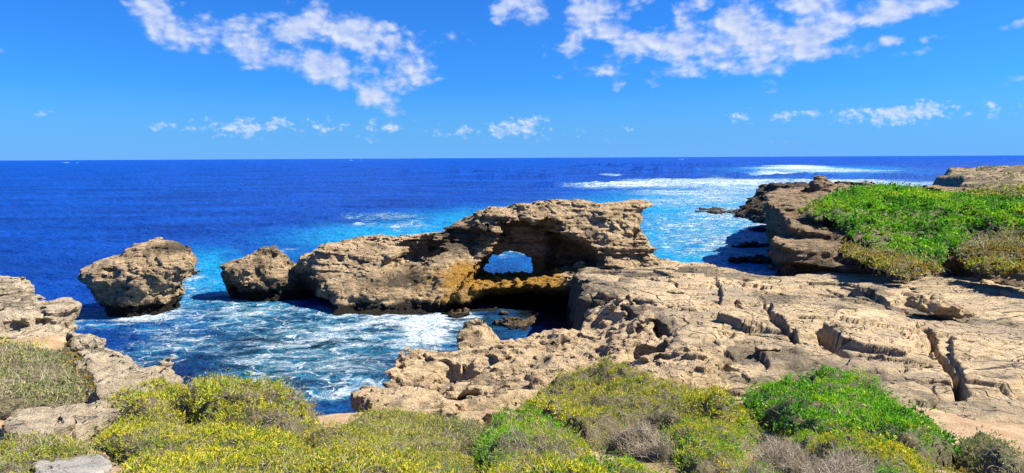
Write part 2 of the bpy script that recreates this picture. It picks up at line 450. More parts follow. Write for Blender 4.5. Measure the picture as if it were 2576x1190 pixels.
# leaves, twigs: colour comes from the plant itself, leaf by leaf
def leaf_material(name, rough=.55, trans=.35):
    mt = bpy.data.materials.new(name); mt.use_nodes = True
    t = NT(mt.node_tree)
    c = t.attr('tint').outputs['Color']
    b = t.n.new('ShaderNodeBsdfPrincipled'); t.l.new(c, b.inputs['Base Color']); b.inputs['Roughness'].default_value = rough; b.inputs['Specular IOR Level'].default_value = .25
    tr = t.n.new('ShaderNodeBsdfTranslucent'); t.l.new(c, tr.inputs[0])
    mx = t.n.new('ShaderNodeMixShader'); mx.inputs[0].default_value = trans
    t.l.new(b.outputs[0], mx.inputs[1]); t.l.new(tr.outputs[0], mx.inputs[2])
    o = t.n.new('ShaderNodeOutputMaterial'); t.l.new(mx.outputs[0], o.inputs[0])
    return mt
LEAF = leaf_material('leaves')
TWIG = leaf_material('dry_twigs', .8, .0)
CORE, t, b = principled('tangled_branches')
pos = t.n.new('ShaderNodeNewGeometry').outputs['Position']
q = t.noise(t.mapping(pos, (0, 0, 0), (.6, .4, .3), (14, 30, 14)), 1.0, 5, .7)
t.l.new(t.mix(t.mapr(q, .4, .65), (.045, .038, .016), (.17, .14, .075)), b.inputs['Base Color']); b.inputs['Roughness'].default_value = .9
t.l.new(t.bump(q, 1.0, .06), b.inputs['Normal'])

# ------------------------------------------------------------------ the sea
WATER, t, b = principled('sea_water')
pos = t.n.new('ShaderNodeNewGeometry').outputs['Position']
w = t.attr('sea'); ws = t.sep(w.outputs['Vector'])       # r pale shallow, g foam, b dark cove water, strongest where the pit's shade is painted
flow = t.vmath('ADD', pos, t.vmath('SCALE', t.noisec(pos, .16, 4), None, 5.0))
n1 = t.noise(t.mapping(flow, (0, 0, 0), (0, 0, .25), (.35, .75, 1)), 1.0, 8, .62)
n2 = t.noise(t.mapping(flow, (3, 1, 0), (0, 0, -.2), (1.0, 1.9, 1)), 1.0, 7, .65, .6)
rid = t.math('SUBTRACT', 1.0, t.math('ABSOLUTE', t.math('MULTIPLY_ADD', n2, 9.0, -4.5)))       # thin lacy streaks
rid = t.math('MAXIMUM', rid, 0.0)
nf = t.noise(t.mapping(pos, (0, 0, 0), (0, 0, .1), (.035, .11, 1)), 1.0, 7, .68)
fo = t.math('ADD', t.math('MULTIPLY_ADD', n1, 2.4, -1.2), t.math('MULTIPLY_ADD', nf, 2.0, -1.0))
foam = t.math('ADD', t.math('MULTIPLY', ws[1], 1.0), t.math('ADD', fo, t.math('MULTIPLY_ADD', rid, .35, -.12)))
foam = t.math('MULTIPLY', t.mapr(foam, .44, .92, 0, 1), t.mapr(ws[1], .02, .25))
# lace: torn cell walls left behind by the broken wave
fl2 = t.vmath('ADD', pos, t.vmath('SCALE', t.noisec(pos, .45, 4), None, 3.2))
v1 = t.voro(t.mapping(fl2, (0, 0, 0), (0, 0, .35), (.30, .50, 0)), 1.0, 'DISTANCE_TO_EDGE')
v2 = t.voro(t.mapping(fl2, (4, 9, 0), (0, 0, -.2), (.9, 1.5, 0)), 1.0, 'DISTANCE_TO_EDGE')
width = t.math('MULTIPLY', t.mapr(ws[1], .1, .8, .05, .30), t.mapr(n1, .40, .62))
l1 = t.mapr(t.math('DIVIDE', v1, t.math('ADD', width, .001)), .35, 1.0, 1, 0)
l2 = t.math('MULTIPLY', t.mapr(t.math('DIVIDE', v2, t.math('ADD', width, .001)), .35, 1.0, .8, 0), t.mapr(n2, .45, .58))
lacy = t.math('MULTIPLY', t.math('MAXIMUM', l1, l2), t.math('MULTIPLY', t.mapr(ws[1], .06, .22), t.mapr(n2, .36, .56, .25, 1)))
foam = t.math('MAXIMUM', foam, t.math('MULTIPLY', lacy, .78))
deep = t.mix(t.mapr(t.noise(t.mapping(pos, (0, 0, 0), (0, 0, 0), (.02, .05, 1)), 1.0, 6, .6), .35, .65), (.0008, .030, .22), (.003, .070, .42))
shal = t.mix(t.mapr(n1, .35, .65), (.003, .20, .50), (.015, .38, .62))
colr = t.mix(ws[0], deep, shal)
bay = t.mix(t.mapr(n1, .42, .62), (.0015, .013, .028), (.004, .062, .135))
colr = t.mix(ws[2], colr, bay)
colr = t.mix(t.mapr(ws[2], 1.02, 1.3), colr, (.001, .004, .007))  # shade of the overhung pit, painted as near-black water
colr = t.mix(t.math('MULTIPLY', t.mapr(ws[1], .06, .5, 0, .95), t.mapr(n1, .34, .56)), colr, (.025, .31, .51))
colr = t.mix(foam, colr, t.mix(t.mapr(n2, .4, .65), (.45, .60, .70), (.70, .74, .78)))
t.l.new(colr, b.inputs['Base Color'])
t.l.new(t.mapr(foam, 0, .6, .38, .75), b.inputs['Roughness'])
b.inputs['Specular IOR Level'].default_value = .09
hh = t.math('ADD', t.noise(t.mapping(pos, (0, 0, 0), (0, 0, .3), (.5, 1.1, 1)), 1.0, 5, .6), t.math('MULTIPLY', t.noise(t.mapping(pos, (0, 0, 0), (0, 0, -.4), (2.2, 3.6, 1)), 1.0, 4, .6), .35))
t.l.new(t.bump(t.math('ADD', hh, t.math('MULTIPLY', foam, .25)), 1.0, 1.6), b.inputs['Normal'])

def blob_field(x, y, lst):
    out = np.zeros_like(x)
    for (px, py, rx, ry, st) in lst:
        c = gp(px, py, 0); e = gp(px + rx, py, 0)
        a = e[0] - c[0]; bq = abs(gp(px, py - ry, 0)[1] - gp(px, py + ry, 0)[1]) / 2 if py - ry > 404 else abs(gp(px, py + ry, 0)[1] - c[1])
        ca = np.array([c[0], c[1]]) / np.hypot(c[0], c[1])                 # depth axis at that place
        u = (x - c[0]) * ca[1] - (y - c[1]) * ca[0]; v = (x - c[0]) * ca[0] + (y - c[1]) * ca[1]
        out = np.maximum(out, st * np.exp(-((u / a) ** 2 + (v / bq) ** 2) ** 1.3))
    return out
def make_sea():
    ang = np.radians(np.linspace(-56, 56, 1400))
    dep = np.radians(np.concatenate([np.linspace(40, 1.0, 560), np.linspace(.97, .02, 90)]))
    r = EYE / np.tan(dep)
    A, R = np.meshgrid(ang, r, indexing='ij')
    x, y = R * np.sin(A), R * np.cos(A)
    # warp before reading the masks so that their edges wander
    wx = x + R * .025 * fbm(x / R * 30, np.log(R) * 12, 0, 4); wy = y + R * .05 * fbm(x / R * 30, np.log(R) * 12, 4, 4, seed=2)
    turq = blob_field(wx, wy, [(1790, 570, 260, 110, 1.1), (1780, 510, 330, 40, 1.1), (1000, 588, 260, 32, 1), (1300, 560, 320, 44, 1), (1180, 620, 170, 40, .55), (520, 690, 100, 80, .95), (470, 730, 90, 60, .6), (720, 640, 60, 20, .35), (1290, 640, 60, 30, .3),
                               (2050, 470, 420, 18, .8), (2050, 425, 220, 10, .6), (1880, 620, 150, 60, .95), (800, 600, 160, 22, .4)])
    foam = blob_field(wx, wy, [(1580, 467, 150, 6, .85), (1760, 463, 220, 9, .82), (1700, 455, 140, 6, .72), (1950, 456, 330, 7, .80), (2150, 461, 260, 8, .68), (1850, 475, 120, 7, .55), (2010, 422, 110, 4, .95), (2080, 429, 150, 4, .68), (1960, 437, 70, 4, .85), (2000, 418, 70, 3, .85),
                               (1525, 441, 24, 3, .6), (1850, 500, 170, 14, .5), (1850, 540, 120, 24, .6), (1720, 505, 140, 14, .42), (1780, 485, 200, 8, .55), (1900, 560, 60, 16, .5), (1800, 610, 150, 34, .45), (1870, 635, 90, 14, .65), (1720, 565, 140, 40, .26), (1800, 590, 160, 30, .34),
                               (1030, 566, 60, 12, .35), (900, 565, 46, 7, .55), (1290, 628, 50, 14, .6), (960, 545, 110, 10, .25),
                               (640, 790, 130, 46, .5), (880, 835, 190, 46, .55), (1060, 830, 95, 52, 1.15), (1095, 845, 50, 42, 1.2), (980, 805, 130, 32, .75), (760, 900, 200, 50, .42), (640, 960, 120, 36, .36), (930, 970, 55, 26, .9), (830, 990, 90, 20, .6),
                               (860, 930, 140, 40, .40), (440, 820, 130, 40, .26), (260, 800, 70, 26, .36), (470, 700, 50, 60, .30), (700, 632, 40, 6, .4), (420, 880, 150, 40, .3), (480, 760, 50, 40, .25), (1170, 800, 50, 30, .5),
                               (350, 799, 100, 13, .85), (650, 754, 110, 9, .75), (950, 792, 170, 10, .85), (800, 785, 60, 14, .6), (174, 409, 2, .8, 1.2), (887, 403, 1.6, .7, 1.2), (1722, 400.5, 1.6, .7, 1.1), (1820, 402, 1.6, .7, 1.1)])
    dark = blob_field(wx, wy, [(760, 880, 420, 150, 1), (480, 880, 260, 90, .7), (1200, 810, 160, 60, 1), (640, 780, 160, 60, .8), (1350, 780, 200, 70, 1.0), (1400, 775, 150, 62, 1.6), (300, 840, 160, 50, .5), (1280, 660, 70, 40, .35)])  # dark cove water; the strongest blob paints shade into the pit
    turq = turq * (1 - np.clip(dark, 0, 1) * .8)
    # waves: steep chop near, long swell far
    k = np.clip(R / 60, .6, 30)
    z = .12 * np.minimum(k, 3) * fbm(x / (1.1 * np.sqrt(k)), y / (.6 * np.sqrt(k)), 0, 4, seed=3)
    z += .30 * fbm(x / 5, y / 2.4, 8, 3, seed=15) * sstep(R, 50, 90) * (1 - sstep(R, 300, 700))
    z += .45 * fbm(x / 12, y / 5, 1, 3, seed=5) * sstep(R, 45, 140)
    z += .55 * fbm(x / 60, y / 22, 1, 3, seed=6) * sstep(R, 150, 500) * (1 - sstep(R, 2500, 6000))
    # the breaking swells over the reef
    for (x0, x1, px0, py0, hgt, wid) in ((-40, 320, 1600, 447, 2.6, 12), (-120, 160, 1450, 436, 2.8, 40), (90, 330, 2000, 418, 4.5, 40), (110, 250, 1960, 434, 2.4, 18), (10, 95, 1580, 467, 2.0, 7), (60, 190, 1760, 462, 1.6, 7)):
        yc = gp(px0, py0, 0)[1] + 14 * fbm(x / 60, 0 * y, x0 * .1, 3)
        s_ = sstep(x, x0 - 25, x0 + 25) * (1 - sstep(x, x1 - 30, x1 + 30))
        prof = np.exp(-np.where(y < yc, ((y - yc) / (wid * .45)) ** 2, ((y - yc) / (wid * 1.4)) ** 2))
        z += hgt * s_ * prof * (1 + .9 * fbm(x / 9, y / 9, 3, 4, seed=8))
    z += .35 * np.clip(foam, 0, 1) * (fbm(x / 2.2, y / 2.2, 5, 3, seed=9) + .3) * sstep(R, 60, 200) + .10 * np.clip(foam, 0, 1)
    v = np.stack([x, y, z], -1).reshape(-1, 3)
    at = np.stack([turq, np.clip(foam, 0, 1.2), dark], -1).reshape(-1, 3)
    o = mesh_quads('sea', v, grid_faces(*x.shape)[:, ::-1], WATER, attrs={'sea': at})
    return tag(o, kind='structure')
make_sea()

# ------------------------------------------------------------------ layered rock by distance field
def strata(z, x, y, freq=2.2, seed=0):
    """bedding: thin hard ledges standing proud of softer beds"""
    q = z + .05 * x - .04 * y + .25 * vn(x * .25, y * .25, z * .3 + seed) + .06 * vn(x * 1.1, y * 1.1, z * .5 + seed)
    out = 0.0
    for k, (fr, am) in enumerate(((.9, .8), (2.3, .7), (5.2, .4))):
        u = q * freq * fr / 2.2 + seed * 3.7 + k * 11
        i = np.floor(u).astype(np.int32); t = u - i
        t = np.clip((t - .72) / .28, 0, 1)
        ix, iy = np.floor(x * .16 + vn(x * .3, y * .3, i * 1.0)).astype(np.int32), np.floor(y * .16).astype(np.int32)
        out = out + am * ((rnd_id(i, 0 * i, 0 * i, 3 + k) * (1 - t) + rnd_id(i + 1, 0 * i, 0 * i, 3 + k) * t) * 2 - 1) * (.55 + .75 * vn(x * .22 + 3 * k, y * .22, q * freq * .5 + seed))
    return out
def carve(lo, hi, h, base, disp, band):
    nx, ny, nz = [int((b_ - a_) / h) + 1 for a_, b_ in zip(lo, hi)]
    x = (lo[0] + h * np.arange(nx, dtype=np.float32))[:, None, None]; y = (lo[1] + h * np.arange(ny, dtype=np.float32))[None, :, None]; z = (lo[2] + h * np.arange(nz, dtype=np.float32))[None, None, :]
    X, Y, Z = np.broadcast_arrays(x, y, z)
    f = np.asarray(base(x, y, z), np.float32)
    f = np.broadcast_to(f, (nx, ny, nz)).copy()
    mk = np.abs(f) < band
    f[mk] += disp(X[mk], Y[mk], Z[mk], f[mk]).astype(np.float32)
    f[0] = f[-1] = 1; f[:, 0] = f[:, -1] = 1; f[:, :, -1] = 1; f[:, :, 0] = 1
    v, q = surface_nets(f, lo, h)
    # keep the one main body, drop crumbs the noise has cut loose
    lab = np.arange(len(v))
    while True:
        mn = lab[q].min(1); new = lab.copy()
        for k in range(4): np.minimum.at(new, q[:, k], mn)
        new = new[new]
        if (new == lab).all(): break
        lab = new
    ids, cnt = np.unique(lab, return_counts=True)
    keep = lab == ids[cnt.argmax()]
    re = np.cumsum(keep) - 1
    return v[keep], re[q[keep[q[:, 0]]]]
def rough(x, y, z, A=.6, B=.28, S=.38, freq=2.2, seed=0, wl=3.0):
    d = .22 * (A * .6 + B * .8 + S * .8) + A * fbm(x / wl, y / wl, z / (wl * .8), 3, seed=seed) + B * .7 * fbm(x * 1.3, y * 1.3, z * 1.8, 3, seed=seed + 1) + S * strata(z, x, y, freq, seed)
    w = .35 * vn(x * .9, y * .9, z * .9)
    return d + B * .6 * blocks((x + w) * .75, (y + w) * .75, (z + w) * 1.1 + seed) + B * .35 * blocks((x + w) * 2.0, (y - w) * 2.0, (z + w) * 3.0 + seed)
def wet_stain(v, top=.55, dk=None, org=None):
    s = np.zeros((len(v), 3))
    s[:, 2] = 1 - sstep(v[:, 2] + .35 * fbm(v[:, 0] * .8, v[:, 1] * .8, v[:, 2], 3), top * .5, top * 1.7)
    if dk is not None: s[:, 0] = dk
    if org is not None: s[:, 1] = org
    return s
def blob(x, y, z, c, r):
    return (np.sqrt(((x - c[0]) / r[0]) ** 2 + ((y - c[1]) / r[1]) ** 2 + ((z - c[2]) / r[2]) ** 2) - 1) * min(r)

# ---- the natural arch
def make_arch():
    ridge = [(700, 668, 69.5), (740, 668, 69.5), (755, 640, 69.5), (775, 622, 70), (800, 613, 70), (870, 592, 70.5), (900, 590, 70.5), (1000, 590, 71), (1060, 576, 71), (1130, 568, 71), (1150, 545, 71.5), (1230, 525, 71.5), (1270, 521, 71.5), (1330, 506, 71.5), (1440, 499, 71.5),
             (1500, 511, 71.5), (1560, 510, 71), (1600, 501, 71), (1632, 503, 71), (1680, 520, 71)]
    rp = np.array([dp(*q) for q in ridge])
    front = [(700, 690, 70), (740, 740, 69.2), (800, 752, 68.4), (822, 764, 66.4), (790, 722, 66.4), (760, 650, 68.4), (780, 700, 66.6), (800, 740, 65), (838, 795, 60.8), (840, 700, 64.4), (880, 615, 68.6), (900, 750, 61.6), (950, 640, 66.6), (960, 700, 63.5), (1000, 783, 60.8), (1000, 596, 70), (990, 640, 66.5), (1060, 610, 69.2),
             (1010, 655, 68.2), (1060, 660, 67), (1060, 690, 64.8), (1120, 690, 64), (1120, 785, 61.2), (1180, 785, 61.6), (1200, 700, 63.8), (1150, 560, 70.4), (1140, 600, 69.8), (1200, 560, 69.6), (1190, 640, 68.6), (1240, 600, 68.6), (1300, 520, 70.6), (1400, 510, 71), (1400, 540, 69), (1340, 552, 68.8),
             (1280, 560, 69.2), (1450, 580, 67.8), (1530, 560, 68), (1530, 640, 66.3), (1560, 690, 65), (1600, 560, 68.4), (1600, 640, 67), (1640, 520, 70), (1660, 680, 66.5), (1400, 640, 67.5), (1300, 680, 66.5)]
    fp = np.array([dp(*q) for q in front])
    rel = RBF(fp[:, [0, 2]], fp[:, 1], .4)
    hole = [gp_[[0, 2]] for gp_ in (dp(*q, 70.) for q in ((1178, 724), (1208, 694), (1244, 654), (1268, 634), (1292, 630), (1318, 650), (1340, 680), (1350, 724)))]
    cave = [gp_[[0, 2]] for gp_ in (dp(*q, 67.5) for q in ((1190, 716), (1220, 650), (1255, 610), (1262, 570), (1300, 560), (1345, 572), (1390, 583), (1430, 598), (1480, 622), (1512, 652), (1520, 700), (1440, 720)))]
    pock = [dp(1045, 632, 69), dp(1100, 628, 70), dp(1375, 562, 68.6), dp(1604, 597, 68.4), dp(1068, 624, 69.2)]
    def base(x, y, z):
        X2, Z2 = np.broadcast_arrays(x[:, :, 0], z[0])
        yf = rel(X2.astype(float), Z2.astype(float)).astype(np.float32)[:, None, :]
        ztop = np.interp(x, rp[:, 0], rp[:, 2])
        yb = 76.8 + .9 * vn(x * .3, 0 * x, z * .4) + .35 * np.clip(ztop - z, 0, 9)
        top = z - ztop - .12 + .60 * (1 - sstep(x, -8, -4)) + .14 * np.clip(y - 70.5, 0, 9)
        # the crest leans back from the front lip
        f = smax(smax((yf - y) * .8, (y - yb) * .9, .5), top, .5)
        xl = -23.6 + np.clip(1.6 - z, 0, 4) * 1.5
        f = smax(f, (xl - x) * .9, .6)
        xr = 13.7 + .75 * np.sin(z * 1.55 + .4) * sstep(z, 4.6, 6.2) + 1.5 * (1 - sstep(z, 2.4, 5.0)) - .9 * sstep(z, 7.6, 8.4) * (1 - sstep(z, 8.6, 9.3))
        f = smax(f, x - xr, .3)
        # wave-cut ledge in front of the cave, hollow beneath
        lp = [(-5, 61.6), (-2.5, 62.6), (1, 63.2), (4, 62.2), (7, 61), (10.5, 61), (10.5, 76), (-5, 76)]
        s2 = poly_sd(x[:, :, 0], y[:, :, 0], lp)[:, :, None]
        lztop = 2.55 + .45 * sstep(x, 2, 7) - .16 * np.clip(y - 63.5, 0, 6) * (1 - sstep(x, 3, 7)) + .3 * vn(x * .7, y * .7, 0 * z) + .25 * vn(x * 1.9, y * 1.9, 0 * z)
        led = smax(s2 + np.clip(2.0 - z, 0, 3) * 2.6 * sstep(x, -4.5, -1.5), z - lztop, .3)
        hp = poly_sd(X2, Z2, hole)[:, None, :].astype(np.float32)
        cp = poly_sd(X2, Z2, cave)[:, None, :].astype(np.float32)
        back = 72.6 + 2.6 * sstep(x, 3.2, 5.0)
        cv = smax(cp - .3 + .10 * np.clip(y - 67.5, -9, 9), y - back, .6)
        f = np.maximum(f, -np.minimum(hp - .12, cv))
        for p, r in zip(pock, ((1.5, 1.6, .8), (1.8, 1.4, .75), (.8, 1.0, .4), (.5, .9, .55), (3.0, 2.6, 1.2))):
            f = smax(f, -blob(x, y, z, p, r), .15)
        return np.minimum(f, led)
    def disp(x, y, z, f):
        lw = sstep(z, 2.2, 4.0)
        d = rough(x, y, z, .55, .30, .42, 2.4, 1) * (.55 + .45 * lw)
        d += .55 * np.exp(-((z - .25) / .55) ** 2) * (y < 66)
        # torn, knobbly algae-covered shelf
        w1, _ = worley3(x * 1.5, y * 1.5, z * .8)
        d += (w1 - .5) * .75 * np.exp(-((x + 4) / 5.5) ** 2) * (1 - sstep(z, 2.8, 4.2))
        return d
    h = .115
    v, f = carve((-25, 57.5, -1.2), (16.5, 82, 11), h, base, disp, 1.6)
    x, y, z = v.T
    rag = 1.6 * fbm(x * .45, y * .45, z * .6, 4, seed=31)
    org = 1.15 * np.exp(-((x + 3.3 + rag) / 4.9) ** 2) * (.75 + .5 * fbm(x * .9, y * .9, z * .5, 3, seed=33)) * (1 - sstep(z + .5 * rag, 2.9, 4.8)) + 1.0 * np.exp(-((x - 1) / 4.2) ** 4 - ((z - 2.5) / .8) ** 2) + .7 * np.exp(-((z - .35) / .3) ** 2) * sstep(x, -18, -10) * (y < 66)
    org += .55 * np.exp(-((x + 2.5) / 1.2) ** 2 - ((z - 5.4) / 1.3) ** 2)
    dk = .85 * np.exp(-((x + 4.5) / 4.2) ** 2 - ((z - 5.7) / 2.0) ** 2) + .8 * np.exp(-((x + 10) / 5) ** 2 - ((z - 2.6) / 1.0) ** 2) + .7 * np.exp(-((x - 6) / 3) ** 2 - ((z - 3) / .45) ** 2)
    dk += .9 * (1 - sstep(x, -20, -16.5)) * (1 - sstep(z, 2, 4)) + .55 * sstep(fbm(x * .5, y * .5, z * .9, 4, seed=4), .1, .5)  # darker low down at the left end, plus random patches
    dk += .9 * (x > 1) * (z < 2.3)  # shade of the hollow under the ledge, put into the rock colour
    s = wet_stain(v, .85, np.clip(dk, 0, 1) * (1 - np.clip(org, 0, 1) * .7), np.clip(org, 0, 1))
    o = mesh_quads('rock_arch', v, f, ROCK, smooth=False, attrs={'stain_shade': s})
    recentre(o)
    tag(o, 'long layered tan limestone arch with a dark cave and rust brown algae ledge', 'rock arch')
make_arch()

# ---- free-standing rocks: width given by left and right outline, depth by a rounded plan
def outline_rock(name, left, right, Y, depth, mat, h, A, B, S, seed, stain_fn, lean=0.0, freq=2.2, pits=0.0, zlo=-1.0, plan=2.4):
    L = np.array([dp(px, py, Y) for px, py in left]); R = np.array([dp(px, py, Y) for px, py in right])
    L = L[np.argsort(L[:, 2])]; R = R[np.argsort(R[:, 2])]
    ztop = max(L[-1, 2], R[-1, 2])
    def base(x, y, z):
        xl, xr = np.interp(z, L[:, 2], L[:, 0]), np.interp(z, R[:, 2], R[:, 0])
        c, a = (xl + xr) / 2, np.maximum((xr - xl) / 2, .15)
        wmax = (R[:, 0].max() - L[:, 0].min()) / 2
        bdep = np.maximum(depth * (a / wmax) ** .7, .2)
        cy = Y + lean * (z - L[0, 2])
        q = ((np.abs(x - c) / a) ** plan + (np.abs(y - cy) / bdep) ** plan) ** (1 / plan) - 1
        return smax(q * np.minimum(a, bdep), z - ztop, .2)
    def disp(x, y, z, f):
        d = rough(x, y, z, A, B, S, freq, seed)
        if pits:
            w1, _ = worley3(x * 1.4, y * 1.4, z * 1.4); d += pits * (.45 - w1)
        return d
    lo = (min(L[:, 0].min(), R[:, 0].min()) - 1.5, Y - depth - 2.5, zlo); hi = (R[:, 0].max() + 1.5, Y + depth + 3.5, ztop + 1.2)
    v, f = carve(lo, hi, h, base, disp, max(1.0, A + B + S * 1.6))
    o = mesh_quads(name, v, f, mat, smooth=False, attrs={'stain_shade': stain_fn(v)})
    return recentre(o)
def stack_stain(v):
    x, y, z = v.T
    dk = .95 * sstep(x + .25 * z + fbm(x, y, z, 3) * .8, -29.2, -27.6) + .8 * (1 - sstep(z + .7 * fbm(x * .5, y * .5, z, 3, seed=3), .8, 1.7)) + .75 * np.exp(-((x + 31.5) / 2.0) ** 2 - ((z - 6.0) / .9) ** 2) + .6 * sstep(fbm(x * .5, y * .5, z * .9, 4, seed=4), .15, .5)
    return wet_stain(v, 1.0, np.clip(dk, 0, 1))
o = outline_rock('sea_stack', [(292, 800), (285, 770), (262, 745), (235, 712), (206, 690), (214, 675), (258, 650), (300, 640), (318, 628), (330, 612)],
                 [(432, 800), (446, 765), (440, 735), (462, 700), (474, 665), (462, 648), (440, 628), (420, 612), (385, 612)], 63, 4.2, ROCK, .13, .55, .40, .26, 11, stack_stain, .12)
tag(o, 'isolated tan rock stack undercut by waves, standing alone in open water', 'sea stack')
def snub_stain(v):
    x, y, z = v.T
    return wet_stain(v, .95, np.clip(.42 + .5 * fbm(x * .6, y * .6, z * .6, 3) + .5 * (1 - sstep(z, 1, 2.4)), 0, 1))
o = outline_rock('sea_rock', [(592, 752), (588, 740), (575, 705), (566, 665), (590, 655), (620, 638), (650, 622)],
                 [(815, 752), (812, 735), (806, 705), (775, 684), (728, 664), (712, 634), (690, 622)], 70.5, 3.6, ROCK, .14, .65, .42, .18, 23, snub_stain, .1)
tag(o, 'blunt dark grey rock at the seaward end of the arch wall', 'rock')

# ---- cliffs and ledges: plan outline plus a top surface, bedding etched into the sides
def plan_rock(name, lo, hi, h, polys, mat, A, B, S, seed, stain_fn, freq=2.2, extra=None, holes=(), smooth_k=.35, pits=0.0, wl=3.0, pit_f=1.0):
    """polys: list of (outline, top function, slope of the side: positive leans out upward)"""
    def base(x, y, z):
        out = None
        for P, top, lean in polys:
            s2 = poly_sd(x[:, :, 0].astype(float), y[:, :, 0].astype(float), P)[:, :, None].astype(np.float32)
            tz = top(x[:, :, 0].astype(float), y[:, :, 0].astype(float))
            tz = np.broadcast_to(tz, np.broadcast_shapes(x[:, :, 0].shape, y[:, :, 0].shape))[:, :, None].astype(np.float32)
            q = smax(s2 + lean * np.clip(tz - z, 0, 20), z - tz, smooth_k)
            out = q if out is None else smin(out, q, .2)
        for c, r in holes: out = smax(out, -blob(x, y, z, c, r), .12)
        return out
    def disp(x, y, z, f):
        d = rough(x, y, z, A, B, S, freq, seed, wl)
        if pits:
            w1, w2 = worley3(x * pit_f + .3 * vn(x * 2, y * 2, z * 2), y * pit_f, z * pit_f); d += pits * np.clip(.42 - w1, -.2, .42) * 2
        return d if extra is None else d + extra(x, y, z)
    v, f = carve(lo, hi, h, base, disp, max(.9, A + B + 1.6 * S + pits))
    return recentre(mesh_quads(name, v, f, mat, smooth=name == 'grey_stone', attrs={'stain_shade': stain_fn(v)}))

# ---- headland on the right
HT = RBF([(25.5, 65.5), (29, 73), (31.5, 86), (34, 100), (36, 66), (45, 64), (38.6, 61), (37.8, 50), (40, 75), (50, 80), (36, 84), (60, 70), (45, 50), (62, 50), (40, 110), (60, 110), (80, 100), (95, 140), (55, 140), (40, 125), (75, 60), (33, 64), (38, 40), (60, 35)],
         [7.6, 8.1, 9.1, 9.2, 4.3, 5.0, 5.6, 5.5, 7.1, 8.1, 8.7, 7.6, 6.4, 8.0, 8.8, 9.0, 9.2, 8.5, 8.3, 8.4, 8.4, 3.4, 5.9, 8.0], .2)
HPOLY = [(28.6, 71.5), (30, 78), (31.2, 86), (36.6, 100), (44, 118), (53, 138), (64, 146), (84, 140), (100, 120), (110, 20), (44, 24), (40, 36), (37.6, 46), (37.2, 50), (37.6, 55), (38.6, 60), (37.5, 64), (35, 66.5), (33.6, 66.8), (33, 70)]
BLOCK = [(25.8, 66.0), (28.0, 64.0), (30.2, 64.0), (31.4, 67), (35, 68), (36, 74), (28, 74), (26.4, 70)]
STEP = [(29.5, 63.2), (36.5, 62.6), (37, 68), (30, 68)]
def head_stain(v):
    x, y, z = v.T
    dk = .75 * np.exp(-((x - 28) / 3) ** 2) * (1 - sstep(z, 3.6, 5.4)) + .5 * sstep(fbm(x * .3, y * .3, z * .6, 4, seed=4), .1, .5)  # darker on the lower part of the front block, plus random patches
    return wet_stain(v, .8, np.clip(dk, 0, 1))
HEAD = plan_rock('headland', (23, 22, -1.2), (74, 152, 12), .24,
                 [(HPOLY, lambda x, y: HT(x, y) - .25, .10), (BLOCK, lambda x, y: 5.85 + .05 * (y - 66) + 0 * x, .05), (STEP, lambda x, y: 3.95 + .12 * (y - 63) + 0 * x, .15)],
                 ROCK_DARK, .65, .3, .75, 31, head_stain, 1.25)
tag(HEAD, kind='structure')

def far_stain(v):
    s = np.zeros((len(v), 3)); s[:, 0] = np.clip(.25 + .6 * fbm(v[:, 0] * .2, v[:, 1] * .2, v[:, 2] * .5, 4), 0, 1)
    s[:, 2] = 1 - sstep(v[:, 2], .4, 1.6); return s
o = plan_rock('sea_cliff', (49, 128, -1), (82, 180, 9), .4, [([(p[0], p[1]) for p in (dp(1842, 540, 163), dp(1895, 540, 148), dp(1960, 540, 138), (82, 150), (82, 178), dp(1910, 500, 176))], lambda x, y: np.clip(1.1 + (x - 52.5) * .55, .9, 7.2) + 0 * y, -.02)],
              ROCK_DARK, .9, .5, .5, 41, lambda v: wet_stain(v, .8, np.full(len(v), .75)), 1.0)
tag(o, 'dark sloping sea cliff point behind the headland, washed by surf', 'cliff')
for (pxl, pxr, pyt, Y, lab) in ((2012, 2110, 440, 112, 'small dark rock knob on the far edge of the headland'), (2126, 2220, 452, 118, 'low dark rock knob further right on the headland edge')):
    a, bq = dp(pxl, 478, Y), dp(pxr, 478, Y); tp = dp((pxl + pxr) / 2, pyt, Y)
    o = outline_rock('rock_outcrop', [(pxl, 482), (pxl + 14, 470), ((pxl + pxr) / 2 - 12, pyt)], [(pxr, 482), (pxr - 12, 468), ((pxl + pxr) / 2 + 10, pyt)], Y, 2.0, ROCK_DARK, .22, .7, .5, .3, 51 + pxl, lambda v: np.stack([np.full(len(v), .35), np.zeros(len(v)), np.zeros(len(v))], 1), zlo=a[2] - 1.0)
    tag(o, lab, 'rock')

